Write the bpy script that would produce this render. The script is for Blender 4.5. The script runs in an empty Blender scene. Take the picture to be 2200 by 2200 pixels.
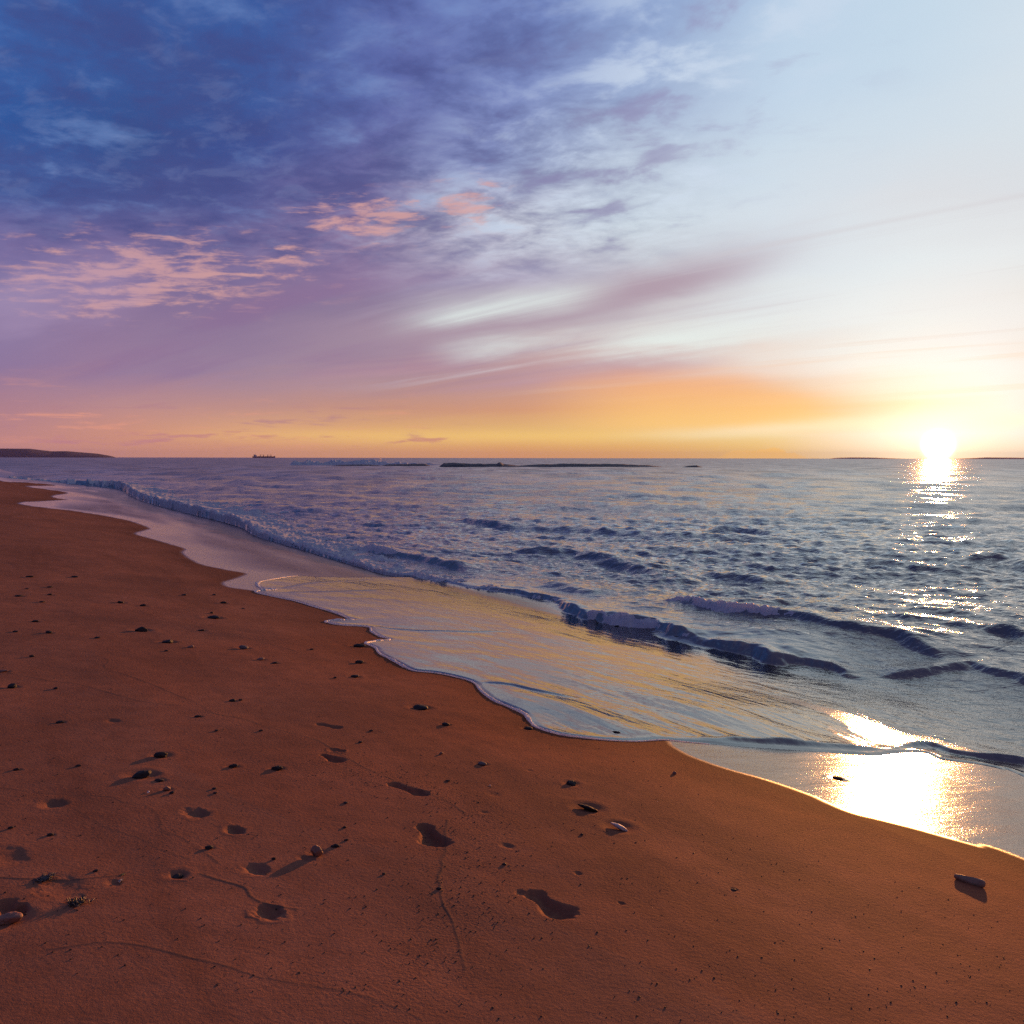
import bpy, bmesh, math, random
import numpy as np
from mathutils import Vector, Matrix

# ------------------------------------------------------------------ camera, sky, sun, exposure
SC = bpy.context.scene
COL = SC.collection
H = 2.40                       # eye above still water
PITCH, ROLL = 3.485, 0.10      # degrees
FPX = 1905.0                   # focal length in the photograph's pixels (2200 wide)
SUN_AZ, SUN_EL = 25.6, 2.2     # degrees, azimuth measured right of straight ahead (+Y)

cam = bpy.data.cameras.new('camera')
cam.sensor_fit = 'HORIZONTAL'
cam.sensor_width = 36.0
cam.lens = 36.0 * FPX / 2200.0
cam.clip_start = 0.05
cam.clip_end = 200000
camo = bpy.data.objects.new('camera', cam)
COL.objects.link(camo)
camo.location = (0, 0, H)
camo.rotation_euler = (Matrix.Rotation(math.radians(90 - PITCH), 3, 'X') @ Matrix.Rotation(math.radians(ROLL), 3, 'Z')).to_euler()
SC.camera = camo

SC.view_settings.view_transform = 'Standard'
SC.view_settings.look = 'None'
SC.view_settings.exposure = 0.75
SC.view_settings.gamma = 1.0
SC.cycles.max_bounces = 6
SC.cycles.glossy_bounces = 3
SC.cycles.diffuse_bounces = 2
SC.cycles.transparent_max_bounces = 6
SC.cycles.caustics_reflective = False
SC.cycles.caustics_refractive = False
SC.cycles.sample_clamp_indirect = 4.0
SC.cycles.use_denoising = False


def lin(c):
    return tuple(((v / 255.0) / 12.92 if v / 255.0 <= 0.04045 else ((v / 255.0 + 0.055) / 1.055) ** 2.4) for v in c)


class S:
    """a node socket with arithmetic"""
    tree = None

    def __init__(self, s):
        self.s = s

    @staticmethod
    def m(op, *a, clamp=False):
        n = S.tree.nodes.new('ShaderNodeMath')
        n.operation = op
        n.use_clamp = clamp
        for i, v in enumerate(a):
            S.put(n.inputs[i], v)
        return S(n.outputs[0])

    @staticmethod
    def put(inp, v):
        if isinstance(v, S):
            S.tree.links.new(v.s, inp)
        elif hasattr(v, 'is_output'):
            S.tree.links.new(v, inp)
        else:
            inp.default_value = v

    def __add__(a, b): return S.m('ADD', a, b)
    def __radd__(a, b): return S.m('ADD', b, a)
    def __sub__(a, b): return S.m('SUBTRACT', a, b)
    def __rsub__(a, b): return S.m('SUBTRACT', b, a)
    def __mul__(a, b): return S.m('MULTIPLY', a, b)
    def __rmul__(a, b): return S.m('MULTIPLY', b, a)
    def __truediv__(a, b): return S.m('DIVIDE', a, b)
    def __rtruediv__(a, b): return S.m('DIVIDE', b, a)


def sm(x, a, b, lo=0.0, hi=1.0):
    n = S.tree.nodes.new('ShaderNodeMapRange')
    n.interpolation_type = 'SMOOTHSTEP'
    for i, v in enumerate((x, a, b, lo, hi)):
        S.put(n.inputs[i], v)
    return S(n.outputs[0])


def linmap(x, a, b, lo=0.0, hi=1.0):
    n = S.tree.nodes.new('ShaderNodeMapRange')
    for i, v in enumerate((x, a, b, lo, hi)):
        S.put(n.inputs[i], v)
    return S(n.outputs[0])


def gauss(x, mu, sig):
    t = (x - mu) / sig
    return S.m('EXPONENT', (t * t) * -1.0)


def vec(x, y, z=0.0):
    n = S.tree.nodes.new('ShaderNodeCombineXYZ')
    for i, v in enumerate((x, y, z)):
        S.put(n.inputs[i], v)
    return S(n.outputs[0])


def noise(v, scale, detail=4.0, rough=0.5, dist=0.0, lac=2.0):
    n = S.tree.nodes.new('ShaderNodeTexNoise')
    S.put(n.inputs['Vector'], v)
    n.inputs['Scale'].default_value = scale
    n.inputs['Detail'].default_value = detail
    n.inputs['Roughness'].default_value = rough
    n.inputs['Distortion'].default_value = dist
    n.inputs['Lacunarity'].default_value = lac
    return S(n.outputs[0])


def mix(f, a, b, mode='MIX'):
    n = S.tree.nodes.new('ShaderNodeMix')
    n.data_type = 'RGBA'
    n.blend_type = mode
    S.put(n.inputs[0], f)
    for i, v in ((6, a), (7, b)):
        S.put(n.inputs[i], (v + (1.0,)) if isinstance(v, tuple) else v)
    return S(n.outputs[2])


def ramp(x, stops):
    n = S.tree.nodes.new('ShaderNodeValToRGB')
    S.put(n.inputs[0], x)
    e = n.color_ramp.elements
    while len(e) < len(stops):
        e.new(0.5)
    for el, (p, c) in zip(e, stops):
        el.position = p
        el.color = tuple(c) + (1.0,)
    return S(n.outputs[0])


# ---- sky: Nishita clear air under a layer of evening cloud whose look depends on the direction only
world = bpy.data.worlds.new("World")
SC.world = world
world.use_nodes = True
wt = world.node_tree
wt.nodes.clear()
S.tree = wt
tc = wt.nodes.new('ShaderNodeTexCoord')
sep = wt.nodes.new('ShaderNodeSeparateXYZ')
wt.links.new(tc.outputs['Generated'], sep.inputs[0])
DX, DY, DZ = S(sep.outputs[0]), S(sep.outputs[1]), S(sep.outputs[2])
DEG = 180.0 / math.pi
A0 = S.m('ARCTAN2', DX, DY) * DEG                  # azimuth, degrees right of +Y
E0 = S.m('ARCSINE', DZ) * DEG                      # elevation, degrees
# cloud sheet coordinates: a flat layer seen in perspective, turned so that the streaks run along azimuth -48
zz = S.m('MAXIMUM', DZ, 0.0) + 0.06
PX, PY = DX / zz, DY / zz
wa = math.radians(-48)
CL = PX * math.sin(wa) + PY * math.cos(wa)         # along the streaks
CW = PX * math.cos(wa) - PY * math.sin(wa)         # across them
sheet = vec(PX, PY, 0.0)
streak = vec(CL * 0.16, CW, 0.0)
n_streak = noise(streak, 1.1, 6.0, 0.55, 0.6)
n_soft = noise(vec(CL * 0.3, CW, 3.0), 0.55, 3.0, 0.5, 0.4)
n_mott = noise(vec(CL * 0.9, CW, 7.0), 4.4, 6.0, 0.58, 0.2)
ang = vec(A0 * 0.05, E0 * 0.16, 1.3)               # angular coordinates for low clouds
n_ang = noise(ang, 2.2, 6.0, 0.55, 0.3)
n_low = noise(vec(A0 * 0.16, E0 * 1.1, 5.0), 1.6, 7.0, 0.6, 0.2)

lowfade = sm(E0, 0.5, 9.0)
Aw = A0 + (n_soft - 0.5) * 14.0 * lowfade + (n_streak - 0.5) * 9.0 * lowfade
Ew = E0 + ((n_streak - 0.5) * 3.2 + (n_ang - 0.5) * 3.0) * sm(E0, 0.6, 8.0)
AX = (Aw + 180.0) / 360.0
AZ = [-180, -100, -60, -30, -23.4, -16.1, -8.2, 0, 8.2, 16.1, 23.4, 30, 45, 80]  # outer columns: unseen sky, tinted and brightened for its light on the sand
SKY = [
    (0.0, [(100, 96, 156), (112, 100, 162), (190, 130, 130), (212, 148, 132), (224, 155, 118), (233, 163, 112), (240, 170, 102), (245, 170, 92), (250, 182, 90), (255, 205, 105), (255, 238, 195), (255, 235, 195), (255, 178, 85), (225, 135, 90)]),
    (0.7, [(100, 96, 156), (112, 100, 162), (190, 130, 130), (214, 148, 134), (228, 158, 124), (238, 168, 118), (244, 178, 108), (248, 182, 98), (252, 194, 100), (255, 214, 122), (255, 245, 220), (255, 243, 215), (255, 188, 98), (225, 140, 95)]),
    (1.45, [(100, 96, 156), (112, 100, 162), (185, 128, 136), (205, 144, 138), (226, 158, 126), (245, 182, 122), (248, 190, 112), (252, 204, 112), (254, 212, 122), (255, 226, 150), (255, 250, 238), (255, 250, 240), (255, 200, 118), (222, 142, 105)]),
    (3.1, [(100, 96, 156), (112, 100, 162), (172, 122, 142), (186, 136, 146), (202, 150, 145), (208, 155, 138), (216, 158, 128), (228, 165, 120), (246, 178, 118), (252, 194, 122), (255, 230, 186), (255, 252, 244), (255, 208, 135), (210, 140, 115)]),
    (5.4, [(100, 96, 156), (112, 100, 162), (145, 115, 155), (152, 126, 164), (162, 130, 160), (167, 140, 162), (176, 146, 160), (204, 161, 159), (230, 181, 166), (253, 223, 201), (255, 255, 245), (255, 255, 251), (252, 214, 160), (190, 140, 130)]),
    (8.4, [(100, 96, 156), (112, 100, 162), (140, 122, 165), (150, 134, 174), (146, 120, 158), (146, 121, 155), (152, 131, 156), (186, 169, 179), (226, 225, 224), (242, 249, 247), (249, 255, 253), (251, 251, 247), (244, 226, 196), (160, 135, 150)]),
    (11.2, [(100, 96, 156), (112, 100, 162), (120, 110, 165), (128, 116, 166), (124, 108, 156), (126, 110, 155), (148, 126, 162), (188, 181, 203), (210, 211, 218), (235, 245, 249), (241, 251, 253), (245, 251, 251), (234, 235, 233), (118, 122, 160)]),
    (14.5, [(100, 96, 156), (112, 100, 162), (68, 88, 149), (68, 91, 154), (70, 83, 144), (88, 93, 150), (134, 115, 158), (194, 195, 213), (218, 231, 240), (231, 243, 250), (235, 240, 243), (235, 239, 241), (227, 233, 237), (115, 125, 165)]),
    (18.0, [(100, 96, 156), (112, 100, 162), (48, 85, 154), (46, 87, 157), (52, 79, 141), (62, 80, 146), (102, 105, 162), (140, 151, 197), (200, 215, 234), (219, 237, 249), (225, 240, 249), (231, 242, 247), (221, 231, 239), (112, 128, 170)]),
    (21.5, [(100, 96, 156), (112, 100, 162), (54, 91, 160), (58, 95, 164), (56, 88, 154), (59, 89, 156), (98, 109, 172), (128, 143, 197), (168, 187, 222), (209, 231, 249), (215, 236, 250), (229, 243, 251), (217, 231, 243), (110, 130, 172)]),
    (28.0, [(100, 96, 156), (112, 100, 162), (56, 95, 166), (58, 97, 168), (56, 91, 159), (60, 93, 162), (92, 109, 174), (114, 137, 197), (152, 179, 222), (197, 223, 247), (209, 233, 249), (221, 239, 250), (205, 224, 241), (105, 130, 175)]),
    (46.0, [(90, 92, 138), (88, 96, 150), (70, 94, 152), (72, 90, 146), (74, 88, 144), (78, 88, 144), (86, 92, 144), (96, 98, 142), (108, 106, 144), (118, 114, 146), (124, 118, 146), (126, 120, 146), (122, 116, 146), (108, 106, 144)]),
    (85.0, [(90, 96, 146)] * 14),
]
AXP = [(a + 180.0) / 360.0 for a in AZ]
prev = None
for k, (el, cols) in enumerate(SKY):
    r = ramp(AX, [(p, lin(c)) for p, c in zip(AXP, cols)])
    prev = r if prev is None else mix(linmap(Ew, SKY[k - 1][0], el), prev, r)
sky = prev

# dappled deck, upper left
deck = sm(A0, 16.0, -6.0) * sm(E0, 9.5, 15.0)
mott = (n_mott - 0.5) * deck
sky = mix(sm(mott, 0.04, 0.26, 0.0, 0.40), sky, lin((128, 158, 214)))
sky = mix(sm(mott, 0.07, -0.14, 0.0, 0.60), sky, lin((64, 74, 134)))
n_fine = noise(vec(CL * 0.8, CW, 31.0), 9.5, 4.0, 0.6, 0.3)
sky = mix(sm(n_fine, 0.50, 0.68) * deck * 0.12, sky, lin((150, 164, 208)))
sky = mix(sm(n_fine, 0.50, 0.34) * deck * 0.25, sky, lin((66, 68, 128)))
# edge of the deck frays into blue white puffs
fray = gauss(A0 - E0 * 0.95, -11.0, 9.0) * sm(E0, 10.0, 15.0)
sky = mix(fray * sm(n_mott, 0.50, 0.68) * 0.75, sky, lin((208, 222, 240)))
sky = mix(fray * sm(n_mott, 0.48, 0.33) * 0.45, sky, lin((150, 138, 182)))
# pink lit patches under the deck
n_pink = noise(vec(A0 * 0.17 + E0 * 0.05, E0 * 0.80 - A0 * 0.05, 2.0), 2.0, 7.0, 0.62, 0.25)
p1 = gauss(A0, -22.0, 11.0) * gauss(E0 - A0 * 0.10, 12.8, 2.4)
p2 = gauss(A0, -9.0, 5.2) * gauss(E0 - A0 * 0.06, 15.2, 1.5) * 0.92
p3 = gauss(A0, -2.6, 2.6) * gauss(E0, 15.9, 1.5) * 0.85
pk = S.m('MAXIMUM', S.m('MAXIMUM', p1, p2), p3)
sky = mix(sm(n_pink + (pk - 1.0) * 0.22, 0.37, 0.58) * sm(pk, 0.05, 0.5) * 0.75, sky, lin((222, 166, 160)))
n_band = noise(vec(CL * 0.22, CW, 21.0), 0.95, 5.0, 0.55, 0.5)
bmask = sm(E0, 3.5, 6.0) * sm(E0, 13.5, 9.5) * sm(A0, 22.0, 4.0) * sm(A0, -60.0, -35.0)
sky = mix(sm(n_band, 0.50, 0.66) * bmask * 0.55, sky, mix(sm(A0, -8.0, 8.0), lin((140, 108, 150)), lin((178, 150, 168))))
sky = mix(sm(n_band, 0.47, 0.33) * bmask * 0.45, sky, mix(sm(A0, -16.0, 2.0), lin((172, 148, 184)), lin((230, 232, 234))))
# mauve band sweeping up to the right
bandc = 7.7 + A0 * 0.16 + A0 * A0 * 0.004
bw = (n_streak - 0.5) * 2.6 + (n_ang - 0.5) * 1.6
band = gauss(E0 + bw, bandc + 0.9, 1.35) * sm(A0, -18.0, -3.0) * sm(A0, 21.0, 9.0)
sky = mix(band * 0.85, sky, lin((172, 148, 166)))
band2 = gauss(E0 + bw * 1.3, 5.9 + A0 * 0.05, 0.8) * sm(A0, -20.0, -4.0) * sm(A0, 16.0, 7.0)
sky = mix(band2 * sm(n_streak, 0.35, 0.6) * 0.7, sky, lin((188, 146, 158)))
# bright slits beside it
slit = gauss(E0 + bw, 7.0 + A0 * 0.05, 0.8) * sm(A0, -6.5, 0.0) * sm(A0, 20.0, 9.0)
slit2 = gauss(E0 + bw * 0.8, 9.6 + A0 * 0.12, 0.8) * sm(A0, -9.5, -3.0) * sm(A0, 8.0, 2.0)
sky = mix(S.m('MAXIMUM', slit, slit2) * sm(n_streak, 0.30, 0.55) * 0.85, sky, lin((232, 244, 240)))
# fine beige and orange streaks on the bright side
right = sm(A0, 2.0, 12.0) * sm(A0, 70.0, 40.0)
thin = noise(vec(CL * 0.13, CW * 1.2, 11.0), 1.6, 6.0, 0.58, 0.9)
stk = sm(thin, 0.53, 0.70) * right * sm(E0, 2.6, 5.0) * sm(E0, 19.0, 12.0)
sky = mix(stk * 0.55, sky, mix(sm(E0, 4.5, 9.0), lin((248, 208, 172)), lin((206, 200, 206))))
# long low bank of orange cloud with a soft upper edge and bright yellow gap under it
bank_top = 5.0 + (n_streak - 0.5) * 2.5 - sm(A0, 12.0, 24.0) * 2.2
bank = sm(E0, bank_top + 0.9, bank_top - 0.9) * sm(E0, 1.3, 2.2) * sm(A0, 0.0, 10.0) * sm(A0, 24.0, 17.0)
sky = mix(bank * 0.75, sky, mix(sm(E0, 2.0, 5.4), lin((255, 205, 125)), lin((246, 176, 124))))
gapc = 1.35 + (n_ang - 0.5) * 0.8 + sm(A0, 5.0, 22.0) * 0.7
gap = gauss(E0, gapc, 0.42) * sm(A0, -24.0, -6.0) * sm(A0, 60.0, 30.0)
sky = mix(gap * 0.5, sky, mix(sm(A0, 4.0, 17.0), lin((253, 206, 120)), lin((255, 246, 215))))
# small horizon clouds on the left
lowl = gauss(E0, 1.15, 0.85) * sm(A0, 10.0, -6.0)
sky = mix(sm(n_low + lowl * 0.25, 0.74, 0.86) * lowl * 0.8, sky, mix(sm(A0, -26.0, -12.0), lin((196, 132, 142)), lin((206, 140, 124))))
n_low2 = noise(vec(A0 * 0.12, E0 * 0.9, 9.0), 1.7, 7.0, 0.62, 0.3)
lowp = gauss(E0, 2.4, 1.5) * sm(A0, 0.0, -14.0)
sky = mix(sm(n_low2, 0.55, 0.72) * lowp * 0.75, sky, lin((238, 160, 134)))
sky = mix(sm(n_low2, 0.46, 0.30) * lowp * 0.6, sky, lin((176, 126, 142)))
# little cumulus standing on the horizon left of the sun
cum_h = 0.62 * gauss(A0, 16.2, 1.6) + 0.38 * gauss(A0, 14.1, 0.8) + (noise(vec(A0 * 0.9, E0 * 0.9, 4.0), 2.2, 6.0, 0.6) - 0.5) * 0.5
cum = sm(E0, cum_h + 0.06, cum_h - 0.06) * sm(A0, 12.4, 14.0) * sm(A0, 21.0, 16.5)
sky = mix(cum * 0.85, sky, lin((250, 196, 104)))

# Nishita clear air behind the cloud layer
nish = wt.nodes.new('ShaderNodeTexSky')
nish.sky_type = 'NISHITA'
nish.sun_disc = False
nish.sun_elevation = math.radians(SUN_EL)
nish.sun_rotation = math.radians(SUN_AZ)
nb = wt.nodes.new('ShaderNodeVectorMath'); nb.operation = 'SCALE'
wt.links.new(nish.outputs[0], nb.inputs[0]); nb.inputs['Scale'].default_value = 0.1
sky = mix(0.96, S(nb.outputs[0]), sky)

# brightness round the sun
sx, sy, sz = math.sin(math.radians(SUN_AZ)), math.cos(math.radians(SUN_AZ)), math.sin(math.radians(0.75))
dotn = wt.nodes.new('ShaderNodeVectorMath'); dotn.operation = 'DOT_PRODUCT'
wt.links.new(tc.outputs['Generated'], dotn.inputs[0]); dotn.inputs[1].default_value = (sx, sy, sz)
theta = S.m('ARCCOSINE', S.m('MINIMUM', S(dotn.outputs['Value']), 0.99999999)) * DEG
g1 = S.m('EXPONENT', theta * (-1.0 / 2.6)) * 1.0
g2 = gauss(theta, 0.0, 0.36) * 4.0
g3 = S.m('EXPONENT', theta * (-1.0 / 9.0)) * 0.07
glow = mix(1.0, mix(g1, (0, 0, 0), (1.0, 0.72, 0.36), 'ADD'), mix(g2, (0, 0, 0), (1.0, 0.85, 0.6), 'ADD'), 'ADD')
glow = mix(1.0, glow, mix(g3, (0, 0, 0), (1.0, 0.82, 0.55), 'ADD'), 'ADD')
for n in wt.nodes:
    if n.type == 'MIX' and n.blend_type == 'ADD':
        n.clamp_factor = False
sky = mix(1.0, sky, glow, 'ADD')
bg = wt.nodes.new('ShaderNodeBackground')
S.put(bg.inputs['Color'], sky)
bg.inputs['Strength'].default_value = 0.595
wo = wt.nodes.new('ShaderNodeOutputWorld')
wt.links.new(bg.outputs[0], wo.inputs[0])

sun = bpy.data.lights.new('sun', 'SUN')
sun.energy = 4.2
sun.angle = math.radians(0.8)
sun.color = (1.0, 0.38, 0.10)
suno = bpy.data.objects.new('sun', sun)
COL.objects.link(suno)
sd = Vector((math.sin(math.radians(SUN_AZ)) * math.cos(math.radians(SUN_EL)), math.cos(math.radians(SUN_AZ)) * math.cos(math.radians(SUN_EL)), math.sin(math.radians(SUN_EL))))
suno.rotation_euler = sd.to_track_quat('Z', 'Y').to_euler()
suno.location = (0, 0, 30)

# ------------------------------------------------------------------ numeric helpers
rng = np.random.default_rng(7)
random.seed(7)
NQ = np.array([0.848, 0.530])     # seaward
NC = np.array([-0.530, 0.848])    # along the coast, away from the camera


def sst(x, a, b):
    t = np.clip((x - a) / (b - a), 0, 1)
    return t * t * (3 - 2 * t)


def hash2(ix, iy, seed):
    h = (ix.astype(np.int64) * 374761393 + iy.astype(np.int64) * 668265263 + seed * 1442695041) & 0xFFFFFFFF
    h = ((h ^ (h >> 13)) * 1274126177) & 0xFFFFFFFF
    h = h ^ (h >> 16)
    return (h & 0xFFFF) / 65535.0


def vnoise(x, y, seed=0):
    x0, y0 = np.floor(x), np.floor(y)
    fx, fy = x - x0, y - y0
    fx = fx * fx * fx * (fx * (fx * 6 - 15) + 10)
    fy = fy * fy * fy * (fy * (fy * 6 - 15) + 10)
    a, b = hash2(x0, y0, seed), hash2(x0 + 1, y0, seed)
    c, d = hash2(x0, y0 + 1, seed), hash2(x0 + 1, y0 + 1, seed)
    return (a + (b - a) * fx) * (1 - fy) + (c + (d - c) * fx) * fy


def fbm(x, y, oct=4, seed=0, gain=0.5):
    s, a, t = 0, 1, 0
    for o in range(oct):
        s = s + a * (vnoise(x * 2 ** o + 17.3 * o, y * 2 ** o - 9.1 * o, seed + o) - 0.5)
        t += a
        a *= gain
    return s / t


def ray(px, py):
    a, b = (px - 1100.0) / FPX, (1100.0 - py) / FPX
    r = math.radians(ROLL)
    a, b = a * math.cos(r) - b * math.sin(r), b * math.cos(r) + a * math.sin(r)
    p = math.radians(PITCH)
    return np.array([a, math.cos(p) + b * math.sin(p), -math.sin(p) + b * math.cos(p)])


def at_z(px, py, z=0.0):
    r = ray(px, py)
    t = (z - H) / r[2]
    return r[:2] * t


def smooth_poly(pts, n=6):
    p = np.array(pts, float)
    ext = np.vstack([2 * p[0] - p[1], p, 2 * p[-1] - p[-2]])
    out = []
    for i in range(1, len(ext) - 2):
        p0, p1, p2, p3 = ext[i - 1], ext[i], ext[i + 1], ext[i + 2]
        for k in range(n):
            t = k / n
            out.append(0.5 * ((2 * p1) + (p2 - p0) * t + (2 * p0 - 5 * p1 + 4 * p2 - p3) * t * t + (3 * p1 - p0 - 3 * p2 + p3) * t ** 3))
    out.append(p[-1])
    return np.array(out)


POLY_SIDE = [None]      # side of the last polyline measured (+ = left of travel)


def poly_dist(x, y, poly, rmax=1e9):
    """distance to a polyline (capped at rmax) and arc parameter; x, y are polar lattices (rows of equal distance from the origin,
    columns of equal azimuth), so each segment only visits the rows and columns near it"""
    best = np.full(x.shape, min(rmax, 1e6) ** 2)
    tt = np.zeros(x.shape)
    POLY_SIDE[0] = np.ones(x.shape)
    polar = rmax < 1e8 and x.ndim == 2 and x.shape[0] > 3
    if polar:
        jc = int(np.argmin(np.abs(x[-1])))
        rowd = np.hypot(x[:, jc], y[:, jc])
        rowd = np.sort(rowd)
        cola = np.arctan2(x[-1], y[-1])
    seg = poly[1:] - poly[:-1]
    L = np.hypot(seg[:, 0], seg[:, 1])
    cum = np.concatenate([[0], np.cumsum(L)])
    for i in range(len(seg)):
        if L[i] < 1e-9:
            continue
        sl = (slice(None),) * x.ndim
        if polar:
            e = np.hypot(poly[i:i + 2, 0], poly[i:i + 2, 1])
            r0, r1 = min(e) - L[i] - rmax * 1.25, max(e) + L[i] + rmax * 1.25
            a0, a1 = np.searchsorted(rowd, [r0, r1])
            if a0 >= a1:
                continue
            c0, c1 = 0, x.shape[1]
            dm = min(e) - L[i]
            if dm > 2.5 * rmax and poly[i:i + 2, 1].min() > 0:
                ph = np.arctan2(poly[i:i + 2, 0], poly[i:i + 2, 1])
                w = 1.4 * rmax * 1.25 / dm
                c0, c1 = np.searchsorted(cola, [ph.min() - w, ph.max() + w])
            sl = (slice(a0, a1), slice(c0, c1))
        dx, dy = x[sl] - poly[i, 0], y[sl] - poly[i, 1]
        u = np.clip((dx * seg[i, 0] + dy * seg[i, 1]) / L[i] ** 2, 0, 1)
        dx -= u * seg[i, 0]
        dy -= u * seg[i, 1]
        d = dx * dx + dy * dy
        b = best[sl]
        m = d < b
        b[m] = d[m]
        tt[sl][m] = ((cum[i] + u * L[i]) / cum[-1])[m]
        POLY_SIDE[0][sl][m] = np.sign(seg[i, 0] * dy - seg[i, 1] * dx)[m]
    return np.sqrt(best), tt


def inside(x, y, poly):
    c = np.zeros(x.shape, bool)
    j = len(poly) - 1
    for i in range(len(poly)):
        yi, yj, xi, xj = poly[i, 1], poly[j, 1], poly[i, 0], poly[j, 0]
        if yi != yj:
            c ^= ((yi > y) != (yj > y)) & (x < (xj - xi) * (y - yi) / (yj - yi) + xi)
        j = i
    return c


# ------------------------------------------------------------------ beach profile
_q = np.arange(-400, 3000, 0.05)
_sl = np.interp(_q, [-400, -8, -3, 0, 3, 7.3, 9, 14, 40, 120, 3000], [.004, .012, .03, .105, .135, .14, .11, .06, .02, .012, .0005])
_z = -np.concatenate([[0], np.cumsum((_sl[1:] + _sl[:-1]) * 0.025)])
_z = _z - np.interp(7.3, _q, _z)


def profile(q):
    return np.interp(q, _q, _z)


def zb0(x, y):
    """beach without the small relief"""
    q = x * NQ[0] + y * NQ[1]
    c = x * NC[0] + y * NC[1]
    return profile(q) - 0.035 * np.clip(q - 4.1, 0, 1.8) * sst(c, 5.5, 4.2) + 0.03 * fbm(x * 0.25, y * 0.25, 3, 5) * sst(q, 9, 4) + 0.018 * fbm(x * 1.1, y * 1.1, 3, 6) * sst(q, 8, 3)


def at(px, py, off=0.0):
    """where the sight line through a photograph pixel meets the sand"""
    r = ray(px, py)
    lo, hi = 0.3, 400.0
    ts = np.geomspace(lo, hi, 4000)
    z = H + r[2] * ts
    g = zb0(r[0] * ts, r[1] * ts) + off
    i = int(np.argmax(z < g))
    a, b = ts[i - 1], ts[i]
    for _ in range(30):
        m = 0.5 * (a + b)
        if H + r[2] * m < float(zb0(np.array([r[0] * m]), np.array([r[1] * m]))[0]) + off:
            b = m
        else:
            a = m
    return r[:2] * b


# key lines, traced from the photograph onto the beach or the still water
BORE_PX = [(-160, 1028.5), (0, 1030.5), (120, 1033.5), (245, 1037), (279, 1054), (319, 1071), (387, 1088), (433, 1099), (484, 1111), (522, 1124), (547, 1145), (598, 1162), (655, 1179), (712, 1199), (769, 1215), (814, 1230), (914, 1245), (1018, 1264), (1100, 1276), (1163, 1290), (1196, 1307), (1220, 1319), (1278, 1338), (1381, 1354), (1433, 1374), (1536, 1395), (1614, 1410), (1655, 1421), (1718, 1420), (1764, 1429)]
BORE = [at_z(*p, 0.0) for p in BORE_PX]
BORE += [np.array([4.3, 8.75]), np.array([5.6, 7.0]), np.array([8.0, 3.0]), np.array([14.0, -7.0])]
BORE = smooth_poly([np.array([-160.0, 190.0])] + BORE, 5)
WETL_PX = [(0, 1033.5), (60, 1037), (114, 1042), (85, 1043), (50, 1044), (80, 1049), (118, 1054), (140, 1058.5), (120, 1062), (105, 1066), (118, 1070), (138, 1073), (85, 1076), (33, 1080), (70, 1088), (151, 1097), (257, 1115), (313, 1133), (300, 1140), (285, 1147), (340, 1163), (390, 1178), (385, 1187), (420, 1210), (480, 1224), (523, 1232), (500, 1242), (472, 1252), (489, 1262)]
SW_PX = [(549, 1271), (579, 1280), (632, 1291), (686, 1307), (726, 1319), (744, 1327), (759, 1331), (725, 1333), (699, 1336), (732, 1343), (790, 1347), (798, 1357), (815, 1367), (837, 1374), (810, 1377), (786, 1382), (806, 1392), (815, 1404), (840, 1417), (873, 1435), (893, 1442), (935, 1446), (976, 1454), (1016, 1466), (1034, 1485), (1059, 1504), (1093, 1519), (1127, 1535), (1141, 1553), (1155, 1564), (1197, 1577), (1251, 1585), (1313, 1591), (1371, 1593), (1425, 1590)]
SWT_PX = [(640, 1237.5), (620, 1239), (583, 1245), (558, 1250), (552, 1256), (562, 1264), (591, 1267)]     # thin far lobe of the swash
SWR_PX = [(1470, 1594), (1524, 1599), (1607, 1606), (1731, 1614), (1814, 1620), (1876, 1624), (1938, 1618), (1988, 1618), (2021, 1632), (2104, 1643), (2158, 1655), (2200, 1670)]
WETR_PX = [(1440, 1603), (1483, 1626), (1566, 1655), (1648, 1678), (1731, 1707), (1773, 1726), (1835, 1750), (1938, 1775), (2021, 1798), (2104, 1821), (2200, 1848)]
SW_W = [at(*p) for p in SW_PX]
SWT_W = [at(*p) for p in SWT_PX]
SWR_W = [at(*p) for p in SWR_PX]
SWASH = smooth_poly(SWT_W + SW_W + SWR_W + [np.array([3.9, 4.6]), np.array([5.2, 2.4]), np.array([9.0, -5.0])], 5)
FOAMEDGE = smooth_poly(SWT_W + SW_W + SWR_W[:2], 8)
WET = smooth_poly([np.array([-75.0, 120.0]), np.array([-55.0, 90.0])] + [at(*p) for p in WETL_PX] + SW_W + [at(*p) for p in WETR_PX] + [np.array([3.3, 2.8]), np.array([4.6, 0.6]), np.array([8.5, -6.0])], 5)
SEA_FAR = np.array([[400.0, -300.0], [60000.0, 0.0], [60000.0, 60000.0], [-60000.0, 60000.0]])
WET_POLY = np.vstack([WET, SEA_FAR, [[-300.0, 500.0]]])
i_b = int(np.argmin(np.hypot(BORE[:, 0] - SWASH[0, 0], BORE[:, 1] - SWASH[0, 1])))
SWASH_POLY = np.vstack([SWASH, [[16.0, -4.0]], BORE[::-1][3:len(BORE) - i_b]])
BORE_POLY = np.vstack([BORE, SEA_FAR])


def bore_sd(x, y):
    d, t = poly_dist(x, y, BORE, 8.0)
    return np.where(inside(x, y, BORE_POLY), d, -d)     # + seaward


# ------------------------------------------------------------------ mesh helpers
def link(name, me, mats=(), parent=None):
    o = bpy.data.objects.new(name, me)
    COL.objects.link(o)
    for m in mats:
        me.materials.append(m)
    if parent is not None:
        o.parent = parent
    return o


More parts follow.
